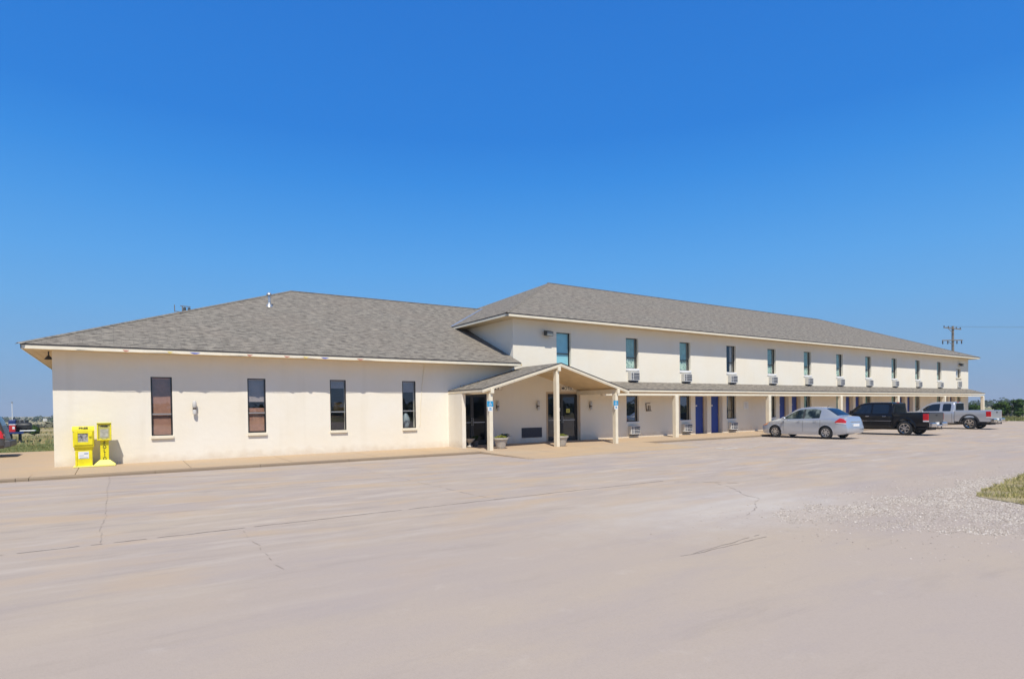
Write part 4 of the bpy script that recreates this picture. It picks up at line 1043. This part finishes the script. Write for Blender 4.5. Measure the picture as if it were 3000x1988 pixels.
def cut_wheels(o,cuts):
    mb=MB()
    for (y,z,r_,x0,x1) in cuts:
        for sx in(-1,1): mb.cyl((sx*x0,y,z),(sx*x1,y,z),r_,n=32,m=1)
    c=mb.build('cutter',[M['plas'],M['plas']]);c.parent=None
    m=o.modifiers.new('b','BOOLEAN');m.operation='DIFFERENCE';m.object=c;m.solver='EXACT';m.material_mode='INDEX'
    o.data.materials.append(M['plas'])
    par=o.parent;o.parent=None
    dg=bpy.context.evaluated_depsgraph_get();me=bpy.data.meshes.new_from_object(o.evaluated_get(dg));o.modifiers.clear()
    nm=o.data.name;o.data=me;me.name=nm;o.parent=par;bpy.data.objects.remove(c)
    me.polygons.foreach_set('use_smooth',[True]*len(me.polygons));me.set_sharp_from_angle(angle=R(38))
def wheel(car,x,y,r_,w,rimr,spokes=6,rimmat='rim'):
    s=1 if x>0 else -1
    mb=MB();pr=[(rimr,-w/2),(rimr+.02,-w/2-.004),(r_-.035,-w/2),(r_-.008,-w/2+.03),(r_,-w/4),(r_,w/4),(r_-.008,w/2-.03),(r_-.035,w/2),(rimr+.02,w/2+.004),(rimr,w/2)]
    mb.lathe(pr,(x,y,r_),36,'x',closed=True);t=mb.build('wheel',M['rubber'],car,smooth=True,angle=50)
    mb=MB();xf=x+s*(w/2-.015)
    mb.lathe([(rimr-.025,s*.012),(rimr-.003,s*.016),(rimr+.003,0),(rimr-.02,-s*.06),(rimr-.03,-s*.06)],(xf,y,r_),36,'x')
    mb.lathe([(.0,s*.004),(.055,s*.004),(.065,-s*.02)],(xf,y,r_),18,'x')
    for i in range(spokes):
        a=6.283*i/spokes+.3;ca,sa=math.cos(a),math.sin(a)
        mb.bar((xf-s*.012,y+ca*.05,r_+sa*.05),(xf-s*.008,y+ca*(rimr-.02),r_+sa*(rimr-.02)),.05 if spokes>6 else .07,.025,up=(1,0,0))
    mb.build('rim',M[rimmat],t,smooth=True,angle=30)
    mb=MB();mb.lathe([(0,0),(rimr-.01,0)],(xf-s*.05,y,r_),24,'x');mb.build('shade_disc',simple('wheel_shadow',(.04,.04,.04),.6),t)  # near-black disc stands in for the shade behind the spokes
    return t
def sedan():
    car=empty('sedan_car',(0,0,0),0,'silver four-door sedan parked nose to the building between the porch and the pickups','car')
    L=4.47
    st=[(0,.34,.56,.60,.55,.40),(.06,.24,.60,.68,.68,.52),(.25,.19,.66,.76,.78,.62),(.6,.17,.78,.87,.825,.68),(1.1,.17,.88,1.00,.845,.68),(1.35,.17,.91,1.12,.848,.64),(1.85,.17,.93,1.42,.85,.56),(2.2,.17,.94,1.505,.85,.55),(2.6,.17,.95,1.53,.85,.55),(3.05,.17,.97,1.51,.85,.55),(3.4,.17,.99,1.43,.848,.56),(3.8,.18,1.0,1.20,.84,.62),(4.0,.20,1.0,1.09,.83,.66),(4.25,.23,.97,1.07,.80,.66),(4.36,.26,.90,1.03,.77,.63),(4.41,.28,.70,.88,.755,.60),(4.45,.30,.62,.70,.735,.60),(4.47,.36,.52,.58,.70,.55)]
    B=Body(st,L);b=B.mesh(110).build('body',M['silver'],car,smooth=True,angle=50)
    yf,yr=B.y(.86),B.y(3.46);r_=.30
    cut_wheels(b,[(yf,.31,.345,.60,1.0),(yr,.31,.345,.60,1.0)])
    for sx in (-1,1):
        B.side(sx,[(1.22,.945),(1.3,.94),(2.30,.965)],[(1.22,.96),(1.75,1.27),(2.05,1.39),(2.30,1.425)]).build('side_window',M['clearglass'],car)
        B.side(sx,[(2.38,.965),(3.15,.99)],[(2.38,1.43),(2.8,1.44),(3.02,1.41),(3.15,1.36)]).build('side_window',M['clearglass'],car)
        B.side(sx,[(2.30,.97),(2.38,.97)],[(2.30,1.425),(2.38,1.43)],.007,3).build('window_pillar',M['plas'],car)
        B.side(sx,[(3.90,.80),(4.0,.75),(4.38,.75)],[(3.90,.82),(4.12,1.0),(4.3,.95),(4.38,.86)],.012).build('tail_lamp',M['red'],car)
        B.side(sx,[(3.97,.755),(4.38,.72)],[(3.97,.78),(4.38,.765)],.016,6).build('reversing_lamp',M['clear'],car)
        B.side(sx,[(.14,.60),(.42,.66)],[(.14,.66),(.42,.80)],.010,6).build('headlamp',M['amber' if sx<0 else 'clear'],car)
        for l in (2.15,2.98):
            mb=MB();x=B.hw(l,.86)+.018;mb.box(min(sx*x,sx*(x+.02)),max(sx*x,sx*(x+.02)),B.y(l)-.08,B.y(l)+.08,.85,.885);bevel(mb.build('door_handle',M['silver2'],car),.006)
        mb=MB()
        for l in (1.32,2.33,3.2):
            for q in range(8):
                z=.34+q*.073;x=B.hw(l,z)+.002;x2=B.hw(l,z+.073)+.002;l2=l+(0 if l<3 else .0)
                mb.add([(sx*x,B.y(l)-.006,z),(sx*x,B.y(l)+.006,z),(sx*x2,B.y(l)+.006,z+.073),(sx*x2,B.y(l)-.006,z+.073)],[(0,1,2,3)])
        mb.build('door_seam',M['plas'],car)
        mb=MB();mb.lathe([(0,-.09),(.06,-.08),(.075,0),(.06,.08),(0,.09)],(sx*.97,B.y(1.42),.99),14,'x');mb.cyl((sx*.84,B.y(1.40),.95),(sx*.93,B.y(1.41),.98),.02,n=8);mb.build('wing_mirror',M['silver'],car,smooth=True)
        for y in (yf,yr): wheel(car,sx*.745,y,.305,.185,.195,7)
        mb=MB()
        for k in range(15): # wheel arch lip
            a0=R(12+k*10.4);a1=R(12+(k+1)*10.4)
            for y in (yr,yf):
                for (aa,bb) in ((a0,a1),):
                    l=L/2-(y+.345*math.cos(aa));z=.31+.345*math.sin(aa);l2=L/2-(y+.345*math.cos(bb));z2=.31+.345*math.sin(bb)
                    mb.bar((sx*(B.hw(l,z)+.001),y+.35*math.cos(aa),z+.004),(sx*(B.hw(l2,z2)+.001),y+.35*math.cos(bb),z2+.004),.014,.018)
        mb.build('arch_lip',M['silver'],car)
    B.screen(1.26,1.86,.66,.52).build('windscreen',M['carglass'],car)
    B.screen(3.36,3.93,.51,.60).build('rear_window',M['carglass'],car)
    mb=MB();mb.box(-.26,.26,-L/2-.012,-L/2+.03,.60,.72);mb.build('licence_plate',M['white'],car)
    mb=MB();mb.box(-.45,.45,-L/2+.03,-L/2+.055,.80,.83);mb.build('boot_trim',M['chrome'],car)
    mb=MB()
    for sx in(-.36,.36):
        for yy in (.15,-.7): mb.prism([(yy-.1,.5),(yy+.15,.5),(yy+.02,1.05),(yy-.06,1.25),(yy-.16,1.24),(yy-.14,1.0)],sx-.2,sx+.2,'x')
    bevel(mb.build('seats',M['seat'],car),.03)
    mb=MB();mb.tube([(0,B.y(3.1),1.52),(0,B.y(3.2),1.58)],.008);mb.build('aerial',M['plas'],car)
    return car
def pickup(label,paint,ext,black=False):
    car=empty('pickup_truck',(0,0,0),0,label,'pickup truck','pickup trucks parked nose in by the canopy')
    L=5.85;cabend=3.98 if not ext else 3.72
    st=[(0,.50,.86,.95,.80,.66),(.08,.42,.98,1.08,.92,.74),(.4,.40,1.06,1.18,.97,.80),(1.2,.40,1.12,1.24,.99,.82),(1.45,.40,1.16,1.34,.995,.80),(1.95,.40,1.20,1.72,1.0,.73),(2.3,.40,1.21,1.86,1.0,.72),(2.9,.40,1.22,1.90,1.0,.72),(cabend-.25,.40,1.22,1.885,1.0,.72),(cabend-.08,.40,1.22,1.84,1.0,.735),(cabend,.40,1.20,1.60,.995,.78),(cabend+.001,.42,1.19,1.50,.99,.79)]
    B=Body(st,L);b=B.mesh(100,0,cabend).build('cab_body',M[paint],car,smooth=True,angle=42)
    r_=.40;yf=B.y(.98);yr=B.y(4.62)
    cut_wheels(b,[(yf,.43,.46,.62,1.2)])
    # bed
    y0=-L/2+.04;y1=B.y(cabend)-.03
    def bp(y): # side section half width at heights
        return [(.0,.50),(.90,.50),(.975,.53),(.99,.75),(1.0,.98),(.985,1.20),(.97,1.285),(.90,1.29),(.885,1.28),(.885,.78),(0,.78)]
    ys=[y1,y1-.1,y0+.6,y0+.15,y0];sc=[1,1,1,.995,.985]
    mb=MB();ringsv=[];P=bp(0)
    for y,s_ in zip(ys,sc): ringsv.append([(x*s_,y,z) for x,z in P]+[(-x*s_,y,z) for x,z in P[-2:0:-1]])
    k=len(ringsv[0]);mb.add([p for r in ringsv for p in r],[(i*k+j,i*k+(j+1)%k,(i+1)*k+(j+1)%k,(i+1)*k+j) for i in range(len(ys)-1) for j in range(k)]+[tuple(range(k))[::-1],tuple(range((len(ys)-1)*k,len(ys)*k))])
    bed=mb.build('bed',M[paint],car,smooth=True,angle=35)
    cut_wheels(bed,[(yr,.44,.50,.60,1.2)])
    mb=MB();mb.box(-.88,.88,y1-.06,y1-.001,.79,1.285);mb.build('bed_front_wall',M[paint],bed)
    for sx in(-1,1):
        # flared arch
        mb=MB()
        for k in range(18):
            a0=R(0+k*10);a1=R((k+1)*10)
            vs=[]
            for a in(a0,a1):
                for rr,xx in ((.50,1.012),(.55,1.018),(.60,.998)): vs.append((sx*xx,yr+rr*math.cos(a),.44+rr*math.sin(a)))
            mb.add(vs,[(0,1,4,3),(1,2,5,4)])
        mb.build('wheel_arch',M['plas'] if not black else M[paint],bed,smooth=True)
        for y in(yf,yr): wheel(car,sx*.84,y,r_,.27,.27,6,'chrome')
        mb=MB();mb.box(min(sx*.945,sx*1.004),max(sx*.945,sx*1.004),y0-.03,y0+.25,.86,1.22);bevel(mb.build('tail_lamp',M['red'],car),.02)
        mb=MB();mb.box(min(sx*.945,sx*1.002),max(sx*.945,sx*1.002),y0-.03,y0+.24,.78,.855);mb.build('reversing_lamp',M['clear'],car)
        # windows
        if not ext: B.side(sx,[(1.62,1.235),(2.78,1.24)],[(1.62,1.30),(2.0,1.60),(2.3,1.74),(2.78,1.775)]).build('side_window',M['carglass'],car);B.side(sx,[(2.88,1.24),(3.75,1.245)],[(2.88,1.775),(3.6,1.77),(3.75,1.72)]).build('side_window',M['carglass'],car)
        else: B.side(sx,[(1.62,1.235),(2.82,1.24)],[(1.62,1.30),(2.0,1.60),(2.35,1.74),(2.82,1.775)]).build('side_window',M['carglass'],car);B.side(sx,[(3.0,1.26),(3.06,1.24),(3.44,1.24),(3.5,1.27)],[(3.0,1.71),(3.06,1.77),(3.44,1.765),(3.5,1.70)]).build('side_window',M['carglass'],car)
        for l in ((2.62,3.55) if not ext else (2.7,)):
            mb=MB();x=B.hw(l,1.08)+.015;mb.box(min(sx*x,sx*(x+.025)),max(sx*x,sx*(x+.025)),B.y(l)-.11,B.y(l)+.09,1.06,1.10);bevel(mb.build('door_handle',M['chrome'] if black else M[paint],car),.006)
        mb=MB()
        for l in ((1.62,2.83,3.83) if not ext else (1.62,2.9,3.6)):
            for q in range(8):
                z=.48+q*.088;x=B.hw(l,z)+.002;x2=B.hw(l,z+.088)+.002
                mb.add([(sx*x,B.y(l)-.008,z),(sx*x,B.y(l)+.008,z),(sx*x2,B.y(l)+.008,z+.088),(sx*x2,B.y(l)-.008,z+.088)],[(0,1,2,3)])
        mb.build('door_seam',M['plas'],car)
        if black: B.side(sx,[(1.5,.80),(3.95,.80)],[(1.5,.83),(3.95,.83)],.012).build('side_trim',M['chrome'],car)
        mb=MB();mb.box(min(sx*1.06,sx*1.26),max(sx*1.06,sx*1.26),B.y(1.85),B.y(1.75),1.18,1.42);mb.cyl((sx*.93,B.y(1.8),1.25),(sx*1.08,B.y(1.8),1.28),.03,n=8);bevel(mb.build('wing_mirror',M[paint],car),.02)
    B.screen(1.5,2.15,.74,.66).build('windscreen',M['carglass'],car)
    mb=MB();mb.prism([(-.68,1.30),(.68,1.30),(.64,1.74),(.56,1.78),(-.56,1.78),(-.64,1.74)],B.y(cabend)-.02,B.y(cabend)+.03,'y')
    rw=mb.build('rear_window',M['carglass'],car)
    mb=MB();mb.prism([(-.76,1.24),(.76,1.24),(.70,1.80),(.60,1.84),(-.60,1.84),(-.70,1.80)],B.y(cabend)-.012,B.y(cabend)+.1,'y');mb.build('cab_rear_wall',M['blackp'] if black else M[paint],car)
    mb=MB();mb.box(-.12,.12,B.y(cabend-.12),B.y(cabend-.09),1.86,1.90);mb.build('brake_lamp',M['red'],car)
    mb=MB();mb.box(-.935,.935,y0-.045,y0+.0,.62,1.275);tg=bevel(mb.build('tailgate',M['greyp'] if black else M[paint],car),.02)
    mb=MB();mb.box(-.10,.10,y0-.06,y0-.046,1.10,1.18);mb.build('tailgate_handle',M['plas'],tg)
    mb=MB();mb.prism([(y0-.20,.50),(y0-.22,.56),(y0-.22,.70),(y0-.16,.73),(y0-.05,.73),(y0-.05,.50)],-.98,-.42,'x');mb.prism([(y0-.20,.50),(y0-.22,.56),(y0-.22,.70),(y0-.16,.73),(y0-.05,.73),(y0-.05,.50)],.42,.98,'x');mb.prism([(y0-.19,.47),(y0-.19,.60),(y0-.05,.60),(y0-.05,.47)],-.42,.42,'x');bevel(mb.build('rear_bumper',M['chrome'],car),.02)
    mb=MB();mb.box(-.2,.2,y0-.10,y0-.052,.62,.74);mb.build('licence_plate',M['white'],car)
    mb=MB();mb.box(-.45,.45,-L/2+.2,L/2-.3,.30,.45);mb.box(-.04,.04,y0-.32,y0,.36,.43);mb.cyl((0,y0-.28,.43),(0,y0-.28,.52),.028,n=8);mb.cyl((-.7,yr,.4),(.7,yr,.4),.07,n=10);mb.build('chassis',M['plas'],car)
    mb=MB();mb.tube([(.55,-1.2,.36),(.6,-2.2,.38),(.62,-2.85,.36)],.035,8);mb.build('exhaust',M['alum'],car)
    return car
def suv():
    car=empty('suv_car',(0,0,0),0,'dark grey SUV cut off by the left edge, its red tail lamp showing','car')
    L=4.75
    st=[(0,.42,.76,.84,.74,.6),(.1,.34,.88,.98,.86,.7),(.9,.30,1.0,1.10,.92,.74),(1.2,.30,1.04,1.20,.925,.74),(1.75,.30,1.06,1.66,.925,.66),(2.4,.30,1.07,1.78,.925,.66),(3.9,.30,1.08,1.77,.925,.66),(4.35,.32,1.08,1.70,.91,.66),(4.52,.34,1.06,1.52,.90,.68),(4.66,.36,1.0,1.12,.89,.72),(4.70,.40,.84,.92,.87,.70),(4.75,.46,.62,.68,.84,.68)]
    B=Body(st,L);b=B.mesh(100).build('body',M['greyp'],car,smooth=True,angle=50)
    yf,yr=B.y(.92),B.y(3.78)
    cut_wheels(b,[(yf,.37,.42,.62,1.1),(yr,.37,.42,.62,1.1)])
    for sx in(-1,1):
        B.side(sx,[(1.5,1.10),(2.3,1.12)],[(1.5,1.22),(1.9,1.58),(2.3,1.66)]).build('side_window',M['carglass'],car)
        B.side(sx,[(2.4,1.12),(3.3,1.12)],[(2.4,1.67),(3.3,1.67)]).build('side_window',M['carglass'],car)
        B.side(sx,[(3.4,1.12),(4.35,1.14)],[(3.4,1.67),(4.1,1.64),(4.35,1.5)]).build('side_window',M['carglass'],car)
        B.side(sx,[(4.22,.80),(4.71,.76)],[(4.22,1.10),(4.58,1.10),(4.71,.92)],.014).build('tail_lamp',M['red'],car)
        B.side(sx,[(4.0,.36),(4.74,.42)],[(4.0,.66),(4.74,.68)],.015).build('bumper_side',M['bumpgrey'],car)
        for y in(yf,yr): wheel(car,sx*.80,y,.37,.23,.23,6)
    B.screen(4.36,4.62,.58,.62).build('rear_window',M['carglass'],car)
    B.screen(1.24,1.72,.66,.58).build('windscreen',M['carglass'],car)
    mb=MB();mb.prism([(-L/2-.14,.42),(-L/2-.16,.5),(-L/2-.14,.66),(-L/2+.1,.68),(-L/2+.1,.40)],-.86,.86,'x');bevel(mb.build('rear_bumper',M['bumpgrey'],car),.03)
    return car
c=sedan();c.location=(31.0+.745*1.1,-5.47,LZ+.004);c.scale=(1.1,1.1,1.1)
c=pickup('black crew-cab pickup with chrome wheels between the silver sedan and the silver pickup','blackp',False,True);c.location=(37.5+.84,-6.15,LZ+.004);
c=pickup('silver extended-cab pickup farthest along the row of parked vehicles','silver2',True);c.location=(48.9+.84,-5.4,LZ+.004)
c=suv();c.location=(-6.05,8.1,-.036);c.rotation_euler=(0,0,R(90))
# trailer and small blue pickup behind the SUV at the left edge
def flatbed():
    t=empty('utility_trailer',(-6.9,30.2,-.22),R(-8),'low flatbed trailer loaded with a black barrel smoker, beyond the grey SUV','trailer')
    mb=MB();mb.box(-1.6,1.7,-.85,.85,.60,.68);bevel(mb.build('deck',M['plas'],t),.01)
    mb=MB();mb.box(-1.6,1.7,-.88,-.851,.58,.72);mb.build('side_rail',M['bluep'],t)
    mb=MB();mb.prism([(-1.6,.50),(.9,.50),(.6,.20),(-.9,.15),(-1.5,.3)],-.80,-.70,'y');mb.build('fender',M['galv'],t)
    wheel(t,-1.0,-.9,.3,.2,.17,6) if False else None
    for y in(-.9,.9):
        mb=MB();mb.lathe([(.16,-.09),(.28,-.09),(.30,-.05),(.30,.05),(.28,.09),(.16,.09)],(-.9,y,.30),24,'y',closed=True);w=mb.build('wheel',M['rubber'],t,smooth=True)
        mb=MB();mb.lathe([(0,-.05),(.16,-.06),(.16,.06),(0,.05)],(-.9,y,.30),16,'y');mb.build('rim',M['rim'],w,smooth=True)
    mb=MB();mb.box(1.35,1.5,-.6,-.45,0,.60);mb.box(.7,.95,-.5,-.3,.1,.6);mb.build('support_leg',M['plas'],t)
    s=empty('barrel_smoker',(-5.42,30.1,.46),R(-8),'black barrel smoker standing on the flatbed trailer','smoker')
    mb=MB();mb.lathe([(0,-.45),(.20,-.44),(.25,-.36),(.25,.36),(.20,.44),(0,.45)],(0,0,.42),22,'x');mb.build('barrel',simple('sooty_black',(.02,.022,.025),.5),s,smooth=True)
    mb=MB();mb.tube([(-.2,0,.6),(-.2,0,.86),(-.0,0,.9),(.06,0,.62)],.025,8);mb.build('chimney',M['alum'],s,smooth=True)
    mb=MB()
    for x in(-.35,.35): mb.bar((x,-.2,0),(x,-.05,.2),.05,.05);mb.bar((x,.2,0),(x,.05,.2),.05,.05)
    mb.build('stand',M['plas'],s)
    mb=MB();mb.box(-.1,.75,-.55,-.2,.05,.13);bevel(mb.build('shelf',M['white'],s),.03)
    s=empty('cooler_box',(-5.98,29.8,.46),R(-8),'red and white cooler box on the front of the trailer','cooler box')
    mb=MB();mb.box(-.18,.18,-.15,.15,0,.5);bevel(mb.build('box_body',M['red'],s),.04)
    mb=MB();mb.box(.02,.15,-.162,-.152,.22,.4);mb.build('white_panel',M['white'],s)
    mb=MB();mb.box(-.19,.19,-.16,.16,.501,.56);bevel(mb.build('lid',M['white'],s),.02)
    s=empty('tarp_load',(-5.75,30.75,.46),R(-8),'blue tarp and black crate load at the back of the trailer','cargo')
    mb=MB();mb.box(-.55,-.12,-.2,.3,0,.86);bevel(mb.build('tarp_bundle',M['bluep'],s),.06)
    mb=MB();mb.box(-.10,.5,-.2,.3,0,.84);bevel(mb.build('crate',M['plas'],s),.03)
flatbed()
# ------------------------------------------------------------------ distance
def clump(mb,c,rx,ry,rz,n,s,m=0):
    for i in range(n):
        d=Vector((random.gauss(0,1),random.gauss(0,1),random.gauss(0,1))).normalized()*(random.random()**.4)
        p=Vector(c)+Vector((d.x*rx,d.y*ry,d.z*rz))
        nrm=(d+Vector((random.uniform(-.6,.6),random.uniform(-.6,.6),random.uniform(-.2,.8)))).normalized()
        u=nrm.orthogonal().normalized();v=nrm.cross(u);a=random.random()*6.28
        u,v=u*math.cos(a)+v*math.sin(a),v*math.cos(a)-u*math.sin(a)
        q=s*random.uniform(.5,1.2)
        mb.add([p-u*q,p-v*q*.6,p+u*q,p+v*q*.7],[(0,1,2,3)],None,m)
# ring of far woods reading as one mass along the horizon
mb=MB()
def far_trees(a0,a1,n,d0,d1,h0,h1):
    for i in range(n):
        a=R(random.uniform(a0,a1));d=random.uniform(d0,d1);x=20+d*math.cos(a);y=d*math.sin(a)
        dens=noise.noise(Vector((x*.008,y*.008,4)))
        if dens<-.35 and random.random()<.6: continue
        h=random.uniform(h0,h1)*(1+.5*dens);w=h*random.uniform(.6,1.1);z=terr(x,y)
        clump(mb,(x,y,z+h*.55),w,w,h*.55,26,h*.26)
far_trees(-15,200,1500,520,760,2.8,5.2)
far_trees(200,345,500,260,420,6,10)
tag(mb.build('distant_woods',M['farleaf']),'dark blue green woods along the far horizon',None,None,'stuff')
def tree(name,x,y,h,w,mat,label,cat,group=None,n=420,s=.16,trunk=True,shape=1.0,z=None):
    z=terr(x,y) if z is None else z
    t=empty(name,(x,y,z),random.random()*6,label,cat,group)
    mb=MB();k=max(4,int(n/70));mb2=MB()
    mb2.cyl((0,0,-.1),(0,0,h*.35),w*.07,w*.05,7)
    for i in range(k):
        a=random.random()*6.28;rr=w*.55*random.random()**.6;zz=h*(.28+.62*random.random());rr*=(1.15-zz/h*.8*shape)
        c=(rr*math.cos(a),rr*math.sin(a),zz);r_=w*random.uniform(.22,.42)*(1.15-zz/h*.55*shape)
        clump(mb,c,r_,r_,r_*.8,70,s);
        if i<9: mb2.cyl((0,0,h*.2),c,w*.035,w*.012,5)
    clump(mb,(0,0,h*.45),w*.4,w*.4,h*.35,int(n*.3),s)
    clump(mb,(0,0,h*.85),w*.15,w*.15,h*.14,int(n*.08),s)
    mb.build('crown',mat,t);mb2.build('trunk',M['bark'],t)
    return t
mb=MB() # rank dry grass tufts in the field
for i in range(9000):
    if i%3: x=random.uniform(-40,0);y=random.uniform(20,130)
    else: x=random.uniform(74,170);y=random.uniform(-60,60)
    if noise.noise(Vector((x*.12,y*.12,2)))<-.05: continue
    z=terr(x,y);h=random.uniform(.08,.24);w=h*.5
    for q in range(4):
        x+=random.uniform(-.3,.3);y+=random.uniform(-.3,.3);a=random.random()*6.28;mb.add([(x-math.cos(a)*w,y-math.sin(a)*w,z-.05),(x+math.cos(a)*w,y+math.sin(a)*w,z-.05),(x+math.cos(a)*w*.2,y+math.sin(a)*w*.2,z+h)],[(0,1,2)])
tag(mb.build('dry_grass',m_grass('dry_tuft_blades',(.15,.17,.06),(.34,.29,.14),(.46,.36,.20))),'rough dry grass tufts over the prairie field',None,None,'stuff')
# right: band of junipers and brush beyond the lot
k=0
bushes=[(88,5.6,1.7,1.3),(90,3.6,2.0,1.5),(89,1.6,2.35,1.1),(92,0.2,1.9,1.9),(91,-2.2,1.5,1.8),(94,-4.6,1.8,2.0),(93,-7.0,1.5,1.9),(96,-9.4,1.9,2.1),(90,8.2,1.6,1.3),(93,11,1.8,1.5),(97,2.0,2.2,1.9),(99,-2.2,2.0,2.0),(100,-6.6,2.1,2.2)]
wd=['low round','broad low','tall pointed','wide spreading','squat','broad leafy','flat topped','dense wide','small round','narrow','full round','dense dark','wide loose']
for (x,y,h,w),d in zip(bushes,wd):
    k+=1
    lab='%s juniper beyond the lot, %s'%(d,['nearest the canopy corner','second from the canopy','just right of the silver pickup tailgate','beside the tall pointed one','low in the middle of the row','in the middle of the row','toward the right edge','at the right edge','seen through the end canopy bay','at the left end of the row','behind the tall pointed one','in the rear rank at the middle','in the rear rank at the right'][k-1])
    tree('juniper_bush',x,y,h,w,M['bush'],lab,'bush','junipers beyond the far end of the lot',1500 if h<2.5 else 1100,.17,True,1.3 if h>2.5 else .6)
# dark square grove on the far slope at right
mb=MB()
for i in range(60):
    a=random.uniform(-3.5,3.5);x=235+random.uniform(-8,8);y=30+a*5
    clump(mb,(x,y,terr(x,y)+1.6),2.6,2.6,2.2,40,.8)
tag(mb.build('far_grove',M['scrub']),'dark grove on the far slope beyond the junipers',None,None,'stuff')
mb=MB()
for i in range(420):
    x=random.uniform(-90,-8);y=150+random.uniform(-26,40)+x*.1;h=random.uniform(1.2,2.2)
    clump(mb,(x,y,terr(x,y)+h*.5),h*.8,h*.8,h*.55,40,.6)
tag(mb.build('scrub_thicket',M['scrub']),'grey brown scrub thicket in the field at the left',None,None,'stuff')
tree('field_shrub',-6.2,45,1.0,.85,M['bush'],'dark green shrub in the field behind the trailer','bush',None,500,.12)
# mast far left, little sign in the field
t=empty('light_mast',(-8.75,54.4,-.24),0,'thin white mast rising beyond the SUV at the left','mast')
mb=MB();mb.cyl((0,0,0),(0,0,3.1),.04,.028,8);mb.build('mast_pole',M['white'],t)
mb=MB();mb.lathe([(0,3.1),(.07,3.12),(.07,3.2),(0,3.24)],(0,0,0),8);mb.build('finial',M['alum'],t)
t=empty('field_sign',(-10.15,105,terr(-10.15,105)),0,'tiny white sign on posts far out in the field','sign')
mb=MB();mb.box(-.22,.22,-.03,.03,1.35,1.8);mb.build('panel',M['white'],t)
mb=MB();mb.box(-.03,.03,-.09,-.031,0,1.9);mb.build('sign_post',M['wood'],t)
# utility poles
def upole(name,x,y,rz,h,arms,label,two=True):
    t=empty(name,(x,y,-.3),rz,label,'utility pole')
    mb=MB();mb.cyl((0,0,0),(0,0,h),.21,.14,12);mb.build('pole_shaft',M['wood'],t,smooth=True)
    if two: mb=MB();mb.cyl((-.28,.05,0),(-.26,.05,h-3.4),.07,n=8);mb.build('cable_riser',simple('dark_riser',(.05,.05,.055),.6),t,smooth=True)
    for (z,half,drop,ox,slant) in arms:
        mb=MB();mb.bar((-half+ox,-.2,z+slant),(half+ox,-.2,z-slant),.10,.13);a=mb.build('crossarm',M['wood'],t)
        mb=MB();mb.bar((-half*.55+ox,-.2,z+slant*.5),(0,-.2,z-.75),.05,.05);mb.build('brace',M['wood'],a)
        for f in (-.95,-.45,.45,.9):
            xx=f*half+ox
            mb=MB()
            if drop: mb.lathe([(0,-.05),(.05,-.08),(.10,-.2),(.05,-.28),(.10,-.4),(.05,-.5),(0,-.52)],(xx,-.2,z-slant*f),10)
            else: mb.lathe([(0,.05),(.03,.06),(.07,.14),(.07,.24),(0,.28)],(xx,-.2,z-slant*f),10)
            mb.build('insulator',M['acd'],a,smooth=True)
    return t
upole('utility_pole',97.6,11.3,R(-35),12.75,[(12.4,1.2,False,-.2,.15),(10.75,1.4,True,-.2,0)],'weathered double-crossarm utility pole rising behind the far end of the motel')
def wires(label,pts,n=3):
    mb=MB()
    for i in range(n):
        for j in range(len(pts)-1):
            a=Vector(pts[j])+Vector((0,0,0));b=Vector(pts[j+1])+Vector((0,0,0));o=Vector((i*.55-.5,i*.3,0))
            prev=None
            for q in range(17):
                t=q/16;p=a.lerp(b,t)+o;p.z-=4*t*(1-t)*1.1
                if prev: mb.cyl(prev,p,.008,n=4,cap=False)
                prev=p
    tag(mb.build('power_line',simple('wire_grey',(.12,.13,.15),.6)),label,'power line')
wires('thin overhead wires crossing the sky from the utility pole behind the motel',[(97.0,11.6,12.4),(135,-36,12.6)])
# transformer pole behind the restaurant roof
t=empty('transformer_pole',(5.75,45,-.3),R(12),'utility pole top with two dark transformers just above the restaurant roof ridge','utility pole')
mb=MB();mb.cyl((-.0,0,0),(0,0,12.2),.15,.1,10);mb.build('pole_shaft',M['wood'],t)
mb=MB();mb.bar((-.2,-.1,12.75),(.75,-.1,12.75),.05,.07);mb.bar((-.72,-.1,12.1),(-.72,-.1,12.8),.06,.06);mb.bar((-.75,-.1,12.15),(.1,-.1,12.15),.05,.06);mb.bar((0,-.1,12.2),(0,-.1,12.75),.08,.08);mb.build('crossarm',M['wood'],t)
for x in(.2,.62):
    mb=MB();mb.lathe([(0,12.0),(.13,12.0),(.13,12.6),(.06,12.66),(0,12.68)],(x,-.1,0),14);mb.build('transformer',simple('transformer_grey',(.06,.065,.07),.5),t,smooth=True)

mb=MB();mb.box(-1500,1700,-1500,1800,-12,24)
hm=bpy.data.materials.new('thin_summer_haze');hm.use_nodes=True;hn=hm.node_tree.nodes;hl=hm.node_tree.links;hn.remove(hn['Principled BSDF'])
pv=hn.new('ShaderNodeVolumePrincipled');pv.inputs['Color'].default_value=(.72,.84,1,1);pv.inputs['Density'].default_value=.00032;hl.new(pv.outputs[0],hn['Material Output'].inputs['Volume'])
if True: tag(mb.build('haze',hm),'thin bluish summer haze over the prairie',None,None,'stuff')
